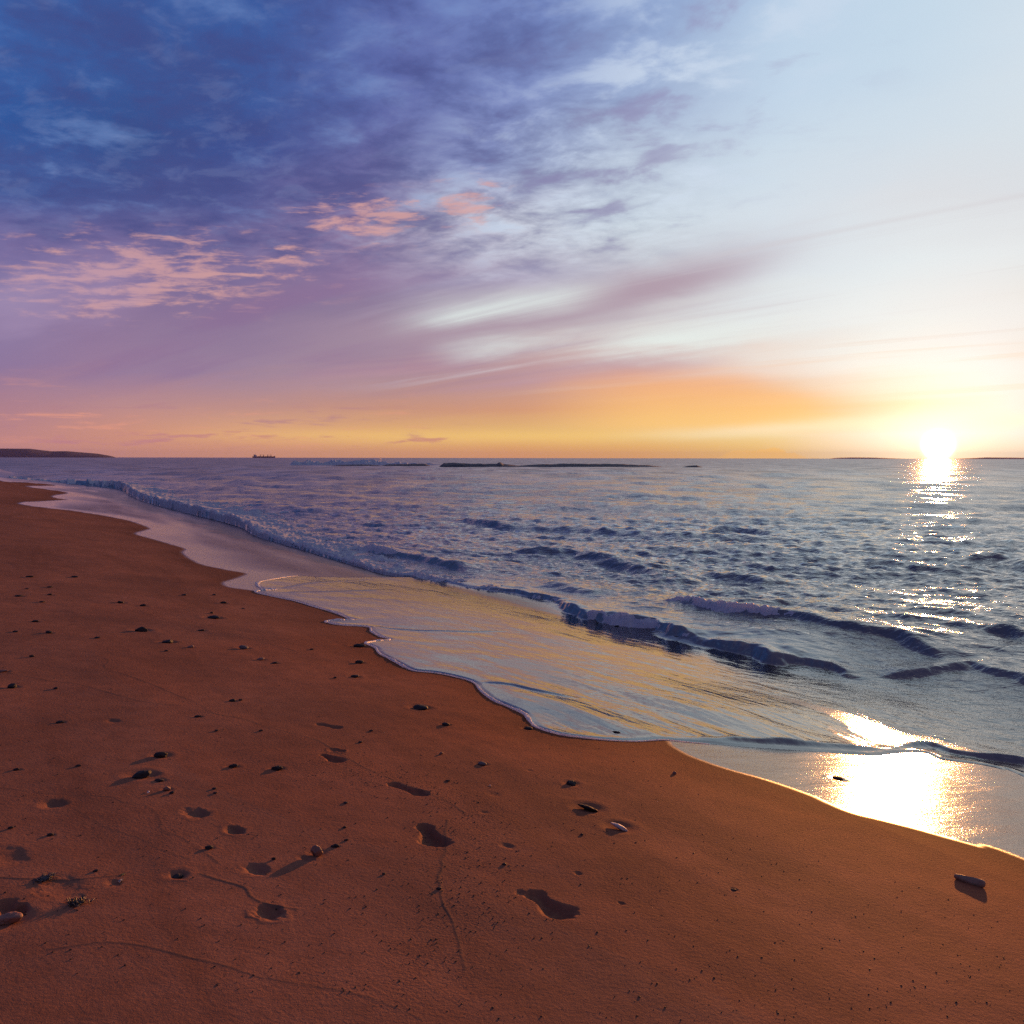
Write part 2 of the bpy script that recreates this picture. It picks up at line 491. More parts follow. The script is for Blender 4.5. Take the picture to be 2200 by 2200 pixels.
def tag(o, label=None, cat=None, group=None, kind=None):
    if label: o['label'] = label
    if cat: o['category'] = cat
    if group: o['group'] = group
    if kind: o['kind'] = kind
    return o


def grid_mesh(name, X, Y, Z, keep=None, attrs=None):
    """quads over a row x column lattice of points; keep is a per-vertex mask"""
    nr, nc = X.shape
    idx = np.arange(nr * nc).reshape(nr, nc)
    q = np.stack([idx[:-1, :-1], idx[:-1, 1:], idx[1:, 1:], idx[1:, :-1]], -1).reshape(-1, 4)
    if keep is not None:
        k = keep.reshape(-1)
        q = q[k[q].any(1)]
    used = np.zeros(nr * nc, bool)
    used[q.reshape(-1)] = True
    remap = np.cumsum(used) - 1
    q = remap[q]
    co = np.stack([X.reshape(-1), Y.reshape(-1), Z.reshape(-1)], -1)[used]
    me = bpy.data.meshes.new(name)
    me.vertices.add(len(co))
    me.vertices.foreach_set('co', co.astype(np.float32).reshape(-1))
    me.loops.add(q.size)
    me.loops.foreach_set('vertex_index', q.astype(np.int32).reshape(-1))
    me.polygons.add(len(q))
    me.polygons.foreach_set('loop_start', np.arange(0, q.size, 4, dtype=np.int32))
    me.polygons.foreach_set('use_smooth', np.ones(len(q), bool))
    me.update(calc_edges=True)
    for an, av in (attrs or {}).items():
        a = me.attributes.new(an, 'FLOAT', 'POINT')
        a.data.foreach_set('value', av.reshape(-1)[used].astype(np.float32))
    return me


def new_mat(name):
    m = bpy.data.materials.new(name)
    m.use_nodes = True
    m.node_tree.nodes.clear()
    S.tree = m.node_tree
    out = m.node_tree.nodes.new('ShaderNodeOutputMaterial')
    return m, out


def node(t, **kw):
    n = S.tree.nodes.new(t)
    for k, v in kw.items():
        S.put(n.inputs[k.replace('_', ' ')], (v + (1.0,)) if isinstance(v, tuple) and len(v) == 3 and 'olor' in k else v)
    return n


def attr(name):
    n = S.tree.nodes.new('ShaderNodeAttribute')
    n.attribute_name = name
    return S(n.outputs['Fac'])


def position():
    n = S.tree.nodes.new('ShaderNodeNewGeometry')
    return n.outputs['Position']


def bump(height, dist, strength=1.0, normal=None):
    n = S.tree.nodes.new('ShaderNodeBump')
    S.put(n.inputs['Height'], height)
    n.inputs['Distance'].default_value = dist
    S.put(n.inputs['Strength'], strength)
    if normal is not None:
        S.put(n.inputs['Normal'], normal)
    return n.outputs['Normal']


def simple_mat(name, col, rough=0.7, var=0.25, scale=20.0, bmp=0.0, bscale=60.0, spec=0.5, detail=4.0):
    m, out = new_mat(name)
    tcn = S.tree.nodes.new('ShaderNodeTexCoord')
    n = noise(tcn.outputs['Object'], scale, detail, 0.6)
    c = mix(n, tuple(v * (1 - var) for v in col), tuple(min(1, v * (1 + var)) for v in col))
    b = node('ShaderNodeBsdfPrincipled', Base_Color=c, Roughness=rough)
    b.inputs['Specular IOR Level'].default_value = spec
    if bmp > 0:
        S.put(b.inputs['Normal'], bump(noise(tcn.outputs['Object'], bscale, 4, 0.6), bmp))
    S.tree.links.new(b.outputs[0], out.inputs[0])
    return m


# ------------------------------------------------------------------ materials of ground and water
def make_sand():
    m, out = new_mat('sand')
    p = position()
    sp = S.tree.nodes.new('ShaderNodeSeparateXYZ'); S.tree.links.new(p, sp.inputs[0])
    x, y = S(sp.outputs[0]), S(sp.outputs[1])
    wet, mark, grit = attr('wet'), attr('mark'), attr('grit')
    big = noise(p, 0.9, 4, 0.55)
    mid = noise(p, 9.0, 4, 0.6)
    fine = noise(p, 260.0, 3, 0.7)
    speck = noise(p, 95.0, 2, 0.5)
    col = mix(sm(big, 0.3, 0.7), mix(attr('moist'), (0.228, 0.104, 0.064), (0.272, 0.084, 0.033)), mix(attr('moist'), (0.305, 0.136, 0.082), (0.368, 0.112, 0.042)))
    band = noise(vec((x * NQ[0] + y * NQ[1]) * 1.5, (x * NC[0] + y * NC[1]) * 0.16, 3.0), 1.0, 5, 0.6, 0.6)
    col = mix(sm(band, 0.50, 0.70, 0.0, 0.45), col, (0.135, 0.058, 0.034))
    col = mix(sm(mid, 0.35, 0.7, 0.0, 0.35), col, (0.15, 0.060, 0.034))
    col = mix(sm(fine, 0.40, 0.62, 0.0, 0.45), col, (0.115, 0.050, 0.030))
    col = mix(sm(fine, 0.60, 0.75, 0.0, 0.4), col, (0.38, 0.18, 0.095))
    dark = sm(speck, 0.66, 0.74) * (0.25 + grit * 0.75)
    col = mix(dark, col, (0.06, 0.045, 0.04))
    col = mix(mark * sm(noise(p, 45.0, 3, 0.6), 0.3, 0.6, 0.35, 0.8), col, (0.08, 0.055, 0.045))
    wcol = mix(sm(noise(p, 3.0, 3, 0.5), 0.3, 0.7), (0.075, 0.036, 0.024), (0.10, 0.050, 0.033))
    col = mix(sm(noise(p, 150.0, 2, 0.5), 0.72, 0.78) * 0.6, col, (0.50, 0.36, 0.27))
    col = mix(attr('damp') * 0.55, col, (0.085, 0.036, 0.022))
    col = mix(wet, col, wcol)
    # ripples of drained water on the wet part, run down the slope
    q = x * NQ[0] + y * NQ[1]
    c = x * NC[0] + y * NC[1]
    rip = noise(vec(q * 0.35, c * 1.6, 0.0), 3.0, 4, 0.55)
    wfine = noise(p, 120.0, 2, 0.6)
    dry_h = fine * 0.35 + noise(p, 60.0, 3, 0.6) * 0.65 + speck * grit * 0.9
    nrm_dry = bump(dry_h, 0.006, 0.75)
    nrm_wet = bump(wfine, 0.0018, 0.6, bump(noise(p, 38.0, 3, 0.6), 0.0022, 0.45, bump(rip, 0.02, 0.35)))
    nm = S.tree.nodes.new('ShaderNodeMix'); nm.data_type = 'VECTOR'
    S.put(nm.inputs[0], wet); S.put(nm.inputs[4], nrm_dry); S.put(nm.inputs[5], nrm_wet)
    shine = attr('shine')
    sm_rough = mix(shine, (0.34,) * 3, (0.11,) * 3)
    b = node('ShaderNodeBsdfPrincipled', Base_Color=col, Roughness=mix(wet, (0.80,) * 3, sm_rough), Normal=S(nm.outputs[1]))
    S.put(b.inputs['IOR'], linmap(wet, 0, 1, 1.45, 1.75))
    S.put(b.inputs['Specular IOR Level'], linmap(wet, 0, 1, 0.015, 0.10) + wet * shine * 0.48)
    S.tree.links.new(b.outputs[0], out.inputs[0])
    return m


def make_water():
    m, out = new_mat('sea_water')
    p = position()
    sp = S.tree.nodes.new('ShaderNodeSeparateXYZ'); S.tree.links.new(p, sp.inputs[0])
    x, y = S(sp.outputs[0]), S(sp.outputs[1])
    q = x * NQ[0] + y * NQ[1]
    c = x * NC[0] + y * NC[1]
    depth, film = attr('depth'), attr('film')
    v = vec(q, c * 0.5, 0.0)
    vx = vec(x * 0.6, y, 0.0)
    rad = S.m('SQRT', x * x + y * y)
    farf = sm(S.m('LOGARITHM', rad, 10.0), 1.3, 2.6)
    n0 = noise(vec(x * 0.16, y * 0.045, 2.0), 1.0, 5, 0.62, 0.4)
    n1 = noise(v, 1.1, 5, 0.60, 0.3)
    n2 = noise(vx, 5.5, 4, 0.6, 0.3)
    n3 = noise(vx, 22.0, 3, 0.6)
    open_ = 1.0 - film
    nA = bump(n1, 0.07, open_ * 0.9, bump(noise(vec(x * 0.55, y * 0.13, 4.0), 1.0, 4, 0.6, 0.3), 0.45, farf, bump(n0, 1.7, farf)))
    nB = bump(n2, 0.050, open_ * 0.80 + 0.07, nA)
    nC = bump(n3, 0.010, open_ * 0.6 + 0.04, nB)
    fr = S.tree.nodes.new('ShaderNodeFresnel'); S.put(fr.inputs['IOR'], linmap(film, 0, 1, 1.95, 2.4)); S.put(fr.inputs['Normal'], nC)
    gl = node('ShaderNodeBsdfGlossy', Color=(1.0, 1.0, 1.0), Roughness=linmap(farf, 0, 1, 0.05, 0.25), Normal=nC)
    deep = node('ShaderNodeBsdfDiffuse', Color=mix(sm(depth, 0.1, 0.8), (0.060, 0.055, 0.048), (0.010, 0.020, 0.036)), Normal=nB)
    tr = node('ShaderNodeBsdfTransparent', Color=(0.86, 0.88, 0.88))
    body = S.tree.nodes.new('ShaderNodeMixShader')
    S.put(body.inputs[0], sm(depth, 0.015, 0.28)); S.put(body.inputs[1], tr.outputs[0]); S.put(body.inputs[2], deep.outputs[0])
    top = S.tree.nodes.new('ShaderNodeMixShader')
    S.put(top.inputs[0], (S(fr.outputs[0]) * (1.0 - farf) + S.m('MINIMUM', S(fr.outputs[0]), sm(n0, 0.35, 0.62, 0.30, 0.56)) * farf) * (1.0 - attr('thin') * 0.4)); S.put(top.inputs[1], body.outputs[0]); S.put(top.inputs[2], gl.outputs[0])
    S.tree.links.new(top.outputs[0], out.inputs[0])
    return m


def make_foam():
    m, out = new_mat('sea_foam')
    p = position()
    col = mix(sm(noise(p, 30.0, 4, 0.6), 0.3, 0.55), (0.86, 0.86, 0.88), (0.96, 0.96, 0.96))
    nb_ = bump(noise(p, 45.0, 5, 0.65), 0.009)
    d = node('ShaderNodeBsdfDiffuse', Color=col, Normal=nb_)
    t = node('ShaderNodeBsdfTranslucent', Color=col)
    g = node('ShaderNodeBsdfGlossy', Color=(1.0, 1.0, 1.0), Roughness=0.35, Normal=nb_)
    mx = S.tree.nodes.new('ShaderNodeMixShader'); mx.inputs[0].default_value = 0.55
    S.put(mx.inputs[1], d.outputs[0]); S.put(mx.inputs[2], t.outputs[0])
    m2 = S.tree.nodes.new('ShaderNodeMixShader'); m2.inputs[0].default_value = 0.06
    S.put(m2.inputs[1], mx.outputs[0]); S.put(m2.inputs[2], g.outputs[0])
    S.tree.links.new(m2.outputs[0], out.inputs[0])
    return m


M_SAND, M_WATER, M_FOAM = make_sand(), make_water(), make_foam()

# ------------------------------------------------------------------ the beach
FOOT = [  # photograph pixels of heel and ball, half widths (px), depth (m)
    (846, 1686, 903, 1704, 17, 21, 0.030), (912, 1777, 933, 1806, 22, 33, 0.045), (1150, 1923, 1196, 1955, 26, 40, 0.034),
    (695, 1622, 722, 1632, 8, 22, 0.026), (690, 1556, 722, 1562, 12, 14, 0.016), (1118, 1917, 1135, 1922, 15, 14, 0.012),
    (8, 1945, 28, 1952, 26, 26, 0.05), (720, 1612, 732, 1614, 14, 10, 0.012)]
DENT = [(424, 1747, 22, 0.03), (505, 1784, 20, 0.032), (552, 1867, 25, 0.030), (577, 1960, 24, 0.040), (380, 1880, 18, 0.024), (245, 1897, 16, 0.010),
        (112, 1726, 28, 0.022), (330, 1662, 14, 0.010), (20, 1840, 40, 0.012), (130, 1905, 45, 0.012), (1090, 1817, 14, 0.010), (1242, 1877, 9, 0.008), (240, 1548, 16, 0.010),
        (1136, 1655, 9, 0.005), (1335, 1940, 8, 0.008), (1578, 1910, 7, 0.008), (1060, 1706, 18, 0.006), (655, 1845, 14, 0.012), (40, 1295, 40, 0.006), (1040, 1745, 12, 0.005)]
LINES_PX = [
    [(95, 1386), (160, 1401), (228, 1415), (226, 1436), (290, 1456), (373, 1490), (430, 1512), (455, 1531), (518, 1544), (600, 1568), (680, 1590), (735, 1622), (790, 1650), (860, 1680), (960, 1722), (1000, 1745)],
    [(0, 1440), (25, 1447), (54, 1452), (110, 1463), (174, 1471), (257, 1494), (330, 1510), (426, 1519)],
    [(0, 1691), (83, 1703), (160, 1708), (232, 1712), (270, 1726), (316, 1733), (343, 1761), (350, 1785), (393, 1802), (420, 1822), (468, 1852)],
    [(428, 1876), (475, 1892), (522, 1906), (540, 1925), (575, 1940), (640, 1952)],
    [(0, 1886), (80, 1890), (160, 1889), (250, 1880)],
    [(960, 1760), (955, 1800), (950, 1850), (943, 1890), (950, 1930), (970, 1965), (985, 2010), (1000, 2080)],
    [(290, 1310), (350, 1328), (420, 1345), (500, 1362), (560, 1378), (640, 1400)],
    [(170, 1735), (190, 1755), (225, 1775), (300, 1800), (345, 1825), (400, 1845)],
    [(100, 2040), (240, 2025), (400, 2050), (560, 2100), (760, 2130), (900, 2190)],
]


def build_beach():
    # azimuth columns and distance rows, densest where they are seen
    az = np.concatenate([np.linspace(-100, -37, 70, endpoint=False), np.linspace(-37, 37, 1150, endpoint=False), np.linspace(37, 100, 70)])
    el = np.concatenate([np.linspace(78, 36, 60, endpoint=False), np.linspace(36, 1.0, 1050, endpoint=False)])
    d = np.concatenate([1.6 / np.tan(np.radians(el)), np.geomspace(1.6 / math.tan(math.radians(1.0)) * 1.02, 60000, 60)])
    az = np.radians(az)
    X, Y = d[:, None] * np.sin(az)[None], d[:, None] * np.cos(az)[None]
    Z = zb0(X, Y)
    near = (d < 140)
    ni = int(near.sum())
    x, y = X[:ni], Y[:ni]
    z = Z[:ni].copy()
    q = x * NQ[0] + y * NQ[1]
    bd = bore_sd(x, y)
    cc = x * NC[0] + y * NC[1]
    far = sst(cc, 60, 80)
    z = np.where(far > 0, z * (1 - far) + far * np.minimum(z, 0.03 - 0.09 * bd), z)
    # fine relief
    z += 0.0045 * fbm(x * 4.5, y * 4.5, 3, 11) * sst(q, 4.2, 2.5)
    zfoot = np.zeros_like(z)
    rim = np.zeros_like(z)
    nf = int((d < 12).sum())
    xs, ys = x[:nf], y[:nf]
    zf = np.zeros_like(xs)
    for (hx, hy, tx, ty, rh, rt, dep) in FOOT:
        a, b = at(hx, hy), at(tx, ty)
        dist = math.hypot(*a, 1.5)
        r0, r1 = rh * dist / FPX, rt * dist / FPX
        ab = b - a
        u = np.clip(((xs - a[0]) * ab[0] + (ys - a[1]) * ab[1]) / (ab @ ab), 0, 1)
        rr = r0 + (r1 - r0) * sst(u, 0, 1) - 0.38 * min(r0, r1) * np.sin(math.pi * u)
        e = np.hypot(xs - a[0] - u * ab[0], ys - a[1] - u * ab[1]) / rr
        e = e * (1 + 0.30 * fbm(xs * 16, ys * 16, 3, 21) + 0.22 * fbm(xs * 60, ys * 60, 2, 27))
        bowl = -0.82 * dep * (1 - sst(e, 0.25, 1.15)) * (0.75 + 0.35 * u) * (1 + 0.7 * fbm(xs * 22, ys * 22, 3, 24))
        lip = dep * 0.24 * np.exp(-((e - 1.28) / 0.22) ** 2) * np.clip(0.6 + 3.0 * fbm(xs * 11, ys * 11, 3, 22), 0, 2)
        zf = np.minimum(zf, bowl) + np.where(e > 0.9, lip, 0)
    for (cx, cy, r, dep) in DENT:
        a = at(cx, cy)
        rr = r * math.hypot(*a, 1.5) / FPX
        e = np.hypot(xs - a[0] + 0.25 * (ys - a[1]), (ys - a[1]) * 0.95) / rr * (1 + 0.75 * fbm(xs * 9, ys * 9, 2, 23) + 0.5 * fbm(xs * 40, ys * 40, 3, 26))
        zf += -0.62 * dep * (1 - sst(e, 0.05, 1.15)) + (1 + 1.5 * fbm(xs * 7, ys * 7, 2, 25)) * dep * 0.03 * np.exp(-((e - 1.3) / 0.25) ** 2)
    # hollows scoured round the stones
    for (px, py, w) in SCOUR:
        a = at(px, py)
        if math.hypot(*a) > 11.5:
            continue
        rr = max(0.012, 0.62 * w * math.hypot(*a, 1.5) / FPX)
        e = np.hypot(xs - a[0], ys - a[1]) / rr
        zf += -0.14 * rr * np.exp(-(e / 1.15) ** 4) + 0.03 * rr * np.exp(-((e - 1.9) / 0.45) ** 2)
    z[:nf] += zf
    # thin strand lines
    mark = np.zeros_like(z)
    grit = np.zeros_like(z)
    wx, wy = xs + 0.03 * fbm(xs * 6, ys * 6, 3, 41), ys + 0.03 * fbm(xs * 6, ys * 6, 3, 42)
    for k, L in enumerate(LINES_PX):
        P = smooth_poly([at(*p) for p in L], 5)
        dd, tt = poly_dist(wx, wy, P, 0.5)
        w = 0.005 + 0.004 * vnoise(xs * 5, ys * 5, 43)
        z[:nf] += 0.0016 * np.exp(-(dd / w) ** 2) * (0.2 + 0.8 * vnoise(xs * 3, ys * 3, 44))
        mark[:nf] = np.maximum(mark[:nf], np.exp(-(dd / w) ** 2) * (0.35 + 0.8 * vnoise(xs * 3, ys * 3, 44)))
        grit[:nf] = np.maximum(grit[:nf], np.exp(-(dd / 0.16) ** 2) * sst(tt, 0.0, 0.15) * vnoise(xs * 2.2, ys * 2.2, 45))
    P = smooth_poly([at(*p) for p in [(700, 1650), (830, 1665), (930, 1700), (1020, 1740), (1000, 1800), (985, 1860), (1010, 1930), (960, 2000), (900, 2100)]], 5)
    dd, tt = poly_dist(xs, ys, P, 0.8)
    grit[:nf] = np.maximum(grit[:nf], np.exp(-(dd / 0.22) ** 2) * (0.4 + 0.8 * vnoise(xs * 3, ys * 3, 46)))
    # wetness
    dw, _ = poly_dist(x, y, WET, 2.5)
    sdw = np.where(inside(x, y, WET_POLY), dw, -dw)
    rad = np.hypot(x, y)
    wet = sst(sdw + 0.012 * rad / 6 * fbm(x * 8, y * 8, 3, 47), -0.015, 0.035 + 0.004 * rad)
    shine = np.exp(-(np.maximum(sdw, 0) / (0.75 + 0.02 * cc)) ** 2)
    stk = fbm((q - 0.10 * cc) * 0.9, cc * 0.16, 4, 48)
    shine = np.clip(shine + 1.5 * np.clip(stk, -0.05, 0.5) * sst(cc, 12, 20), 0, 1)
    shine = np.where(cc < 12, np.maximum(shine, sst(cc, 14, 10)), shine)
    damp = np.exp(np.minimum(sdw, 0) / (0.16 + 0.02 * rad)) * (0.7 + 0.6 * vnoise(x * 1.5, y * 1.5, 49))
    moist = np.where(sdw <= -2.45, 0, np.exp(np.minimum(sdw, 0) / 1.1)) * sst(cc, 14, 4)
    moist = np.clip(moist + 0.5 * (fbm(x * 0.7, y * 0.7, 3, 50)) * (moist > 0), 0, 1)
    Z[:ni] = z
    full = lambda a, v: np.vstack([a, np.full((len(d) - ni, X.shape[1]), v)])
    me = grid_mesh('beach', X, Y, Z, None, dict(wet=full(wet, 1.0), shine=full(shine, 0.5), damp=full(damp, 0.0), moist=full(moist, 0.0), mark=full(mark, 0.0), grit=full(grit, 0.0)))
    tag(link('beach', me, [M_SAND]), kind='structure')
    GROUND.update(az=az, d=d, Z=Z)


GROUND = {}


def ground(x, y):
    """height of the finished sand under a point"""
    az, d, Z = GROUND['az'], GROUND['d'], GROUND['Z']
    j = np.interp(math.atan2(x, y), az, np.arange(len(az)))
    i = np.interp(math.hypot(x, y), d, np.arange(len(d)))
    i0, j0 = min(int(i), len(d) - 2), min(int(j), len(az) - 2)
    fi, fj = i - i0, j - j0
    return float((Z[i0, j0] * (1 - fj) + Z[i0, j0 + 1] * fj) * (1 - fi) + (Z[i0 + 1, j0] * (1 - fj) + Z[i0 + 1, j0 + 1] * fj) * fi)


# ------------------------------------------------------------------ the sea
WAVES = [  # crest pixels, height of the eye line over water, height, shoreward width, seaward width, foam
    ([(790, 1168), (815, 1178), (873, 1187), (914, 1194), (947, 1201), (989, 1210), (1020, 1224)], 0.14, 0.13, 0.5, 0.9),
    ([(1400, 1290), (1422, 1288), (1459, 1291), (1510, 1304), (1588, 1318), (1666, 1327), (1707, 1331), (1769, 1345), (1847, 1358), (1925, 1367), (1976, 1382), (2049, 1405), (2120, 1440)], 0.10, 0.13, 0.4, 0.8),
    ([(1880, 1424), (1940, 1425), (2028, 1419), (2080, 1414), (2132, 1428), (2200, 1443), (2300, 1478)], 0.08, 0.10, 0.30, 0.0),
    ([(1890, 1318), (1950, 1327), (2028, 1332), (2106, 1347), (2200, 1363), (2320, 1395)], 0.12, 0.18, 0.5, 0.0),
    ([(1540, 1280), (1573, 1285), (1640, 1291), (1707, 1290), (1769, 1301), (1831, 1312), (1900, 1330)], 0.10, 0.17, 0.5, 0.0),
    ([(1080, 1172), (1150, 1176), (1200, 1177), (1252, 1179), (1303, 1189), (1371, 1205), (1433, 1219), (1500, 1240)], 0.15, 0.24, 0.7, 0.0),
    ([(1150, 1250), (1190, 1252), (1230, 1262), (1290, 1276)], 0.08, 0.2, 0.5, 0.0),
    ([(1500, 1215), (1560, 1222), (1620, 1228), (1680, 1240)], 0.11, 0.26, 0.7, 0.0),
    ([(960, 1110), (1010, 1112), (1060, 1118), (1110, 1126)], 0.14, 0.3, 0.9, 0.0),
    ([(1500, 1130), (1590, 1134), (1660, 1141), (1720, 1152)], 0.16, 0.32, 1.0, 0.0),
    ([(2060, 1180), (2120, 1185), (2180, 1190), (2260, 1205)], 0.16, 0.32, 1.0, 0.0),
]


def build_sea():
    az = np.concatenate([np.linspace(-90, -36, 60, endpoint=False), np.linspace(-36, 36, 1250, endpoint=False), np.linspace(36, 90, 80)])
    az = np.radians(az)
    el = np.concatenate([np.linspace(40, 24, 160, endpoint=False), np.linspace(24, 0.12, 850, endpoint=False)])
    d = np.concatenate([H / np.tan(np.radians(el)), np.geomspace(1250, 70000, 30)])
    X, Y = d[:, None] * np.sin(az)[None], d[:, None] * np.cos(az)[None]
    step = np.gradient(d)[:, None]
    nn = int((d < 110).sum())
    x, y = X[:nn], Y[:nn]
    bd = np.full(X.shape, 1e3)
    bd[:nn] = bore_sd(x, y)
    # wind waves
    Zs = np.zeros_like(X)
    N = 104
    lam = np.geomspace(0.16, 24.0, N)
    r2 = np.random.default_rng(3)
    th0 = math.atan2(-NQ[1], -NQ[0])
    mss = 0.044
    for i in range(N):
        k = 2 * math.pi / lam[i]
        th = th0 + 0.45 + r2.normal(0, 0.45 if lam[i] < 3 else 0.35)
        s = math.sqrt(2 * mss / N) * float(np.interp(lam[i], [0.2, 0.4, 0.9, 1.6, 3.0, 6.0, 24.0], [1.15, 1.75, 1.30, 0.72, 0.50, 0.35, 0.2]))
        fade = sst(lam[i] / step, 1.0, 2.6)
        rows = np.where(fade[:, 0] > 0.001)[0]
        if len(rows) == 0:
            continue
        r1 = rows[-1] + 1
        fade = fade * (1.0 + sst(step / lam[i], 0.08, 0.30) * (1.3 if lam[i] > 2.5 else 0.35))
        ph = k * (X[:r1] * math.cos(th) + Y[:r1] * math.sin(th)) + r2.uniform(0, 6.28) + 1.2 * np.sin(k * 0.11 * (X[:r1] * math.sin(th) - Y[:r1] * math.cos(th)) + r2.uniform(0, 6))
        w = np.cos(ph)
        Zs[:r1] += fade[:r1] * s / k * (2.0 * ((w + 1) * 0.5) ** 2.6 - 0.70)
    patch = 0.68 + 0.55 * vnoise(X * 0.16, Y * 0.09, 51)
    env = 0.12 + 0.18 * sst(bd, -0.05, 0.3) + 0.70 * sst(bd, 0.2, 3.6)
    cfull = X * NC[0] + Y * NC[1]
    env *= 1 - 0.55 * sst(cfull, 7.8, 6.2) * sst(bd, 2.4, 0.4)
    Zs *= patch * env
    # long low swell
    q = X * NQ[0] + Y * NQ[1]
    c = X * NC[0] + Y * NC[1]
    sw = (0.04 * np.sin(q * 1.15 + 2.2 * fbm(X * 0.05, Y * 0.05, 2, 52)) * vnoise(X * 0.1, Y * 0.1, 53) + 0.035 * np.sin(q * 0.62 + 3 * vnoise(c * 0.05, q * 0.03, 54)))
    Zs += sw * sst(bd, 4, 12) * sst(step / 2.0, 1.0, 0.3)
    # individual crests
    foam = np.zeros_like(X)
    wob_x = x + 0.10 * fbm(x * 1.4, y * 1.4, 3, 55)
    wob_y = y + 0.10 * fbm(x * 1.4, y * 1.4, 3, 56)
    add = np.zeros_like(x)
    fo = np.zeros_like(x)
    for (pts, hgt, wf, wb, fm) in WAVES:
        P = smooth_poly([at_z(*p, hgt * 0.8) for p in pts], 5)
        dd, tt = poly_dist(wob_x, wob_y, P, 3.5)
        sgn = POLY_SIDE[0]      # crests run left to right, so + is seaward
        prof = np.where(sgn > 0, np.exp(-(dd / wb) ** 2), np.exp(-(dd / wf) ** 2))
        endt = sst(tt, 0.0, 0.16) * sst(tt, 1.0, 0.72)
        h = hgt * endt * (0.85 + 0.5 * fbm(x * 1.2, y * 1.2, 2, 57))
        add = np.maximum(add, h * prof)
        trough = -0.22 * h * np.exp(-((dd - 2.3 * wf) / (1.2 * wf)) ** 2) * (sgn < 0)
        add += trough
        if fm > 0:
            ft = sst(tt, 0.0, 0.06) * sst(tt, 0.85, 0.30) if hgt > 0.18 else sst(tt, 0.02, 0.06) * sst(tt, 0.50, 0.30)
            fo = np.maximum(fo, fm * ft * np.where(sgn > 0, np.exp(-(dd / 0.10) ** 2), np.exp(-(dd / (wf * 1.5)) ** 4)))
    Zs[:nn] += add
    # the front of the uprush (broken wave on the left, dark little bore on the right)
    b = bd[:nn]
    cc = x * NC[0] + y * NC[1]
    bn = b + 0.34 * fbm(x * 1.3, y * 1.3, 3, 58) + 0.14 * fbm(x * 6, y * 6, 3, 59)
    bh = np.interp(cc, [2.0, 5.6, 6.4, 7.3, 8.0, 9.5, 11.5, 14.5, 18, 24, 30, 45, 70, 100], [0.0, 0.0, 0.015, 0.08, 0.10, 0.09, 0.075, 0.04, 0.04, 0.06, 0.11, 0.14, 0.16, 0.2])
    lump = np.clip(0.95 + 2.6 * fbm(x * 1.1, y * 1.1, 4, 60), 0.15, 1.8)
    front = bh * lump * sst(bn, -0.02, 0.12) * np.exp(-np.maximum(bn - 0.12, 0) / 0.5)
    Zs[:nn] += front
    fw = np.interp(cc, [9.4, 10.2, 12.5, 15, 17, 22, 28, 45, 70, 110], [0.12, 0.22, 0.10, 0.5, 0.9, 1.7, 2.0, 2.4, 2.5, 1.6])
    fa = np.interp(cc, [6.5, 8.0, 9.0, 10.4, 11.0, 13, 16, 19, 24, 110], [0.0, 0.35, 0.62, 0.66, 0.40, 0.40, 0.62, 0.75, 0.92, 0.95])
    fo = np.maximum(fo, fa * sst(bn, -0.06, 0.03) * np.exp(-(np.maximum(bn, 0) / fw) ** 2) * (0.75 + 0.6 * vnoise(x * 0.9, y * 0.9, 66)))
    foam[:nn] = fo
    # sheet of water on the sand
    zb = zb0(x, y)
    dsw, _ = poly_dist(x, y, SWASH, 2.5)
    ins = inside(x, y, SWASH_POLY)
    b = bd[:nn]
    ds = np.where(ins | (b > 0), dsw, -dsw)
    thick = 0.010 * sst(ds, 0.0, 0.06) + (0.018 + 0.042 * sst(cc, 6.0, 9.0)) * sst(ds, 0.1, 3.4)
    qq = x * NQ[0] + y * NQ[1]
    rip = 0.0075 * fbm(qq * 3.6 + 0.4 * np.sin(cc * 0.9), cc * 0.9, 4, 61, 0.55) + 0.020 * fbm(qq * 1.1, cc * 0.5, 2, 62)
    rx_, ry_ = x + 0.03 * fbm(x * 5, y * 5, 2, 63), y + 0.03 * fbm(x * 5, y * 5, 2, 64)
    # small ridges where one tongue of water overruns another
    for L, hh in (([(790, 1347), (900, 1356), (1000, 1361), (1120, 1362)], 0.010), ([(1016, 1466), (1100, 1476), (1160, 1490), (1260, 1505)], 0.009),
                  ([(591, 1267), (660, 1256), (760, 1250), (830, 1244)], 0.008), ([(590, 1275), (700, 1273), (800, 1273), (900, 1276)], 0.006),
                  ([(1440, 1590), (1550, 1594), (1700, 1603), (1820, 1610), (1900, 1612), (1950, 1603), (2000, 1602), (2060, 1620), (2200, 1640)], 0.019)):
        P = smooth_poly([at(*p) for p in L], 5)
        dd, tt = poly_dist(rx_, ry_, P, 0.5)
        rip += hh * np.exp(-(dd / (0.04 if hh < 0.015 else 0.05)) ** 2) * sst(tt, 0, 0.15) * (sst(tt, 1.0, 0.6) if hh < 0.015 else 0.35 + 1.1 * vnoise(x * 2, y * 2, 65))
    base = zb + thick
    lv = -0.11 * sst(cc, 7.8, 6.0)
    base = 0.5 * (base + lv + np.sqrt((base - lv) ** 2 + 0.0012))
    base = zb + thick + (base - zb - thick) * sst(ds, 0.3, 1.2)
    film = np.where(ds > 0, base + rip * sst(ds, 0.0, 0.25) * (1 + 2.0 * sst(cc, 7, 5)), zb - 0.02 - 0.25 * sst(-ds, 0.0, 0.5))
    wd = 1.5 * sst(cc, 6.9, 5.4)
    blend = np.clip((b + 0.9 * fbm(x * 0.7, y * 0.7, 3, 74) * sst(cc, 7.4, 6.0) + 0.10 + wd) / (0.22 + 2 * wd), 0, 1)
    blend = blend * blend * (3 - 2 * blend)
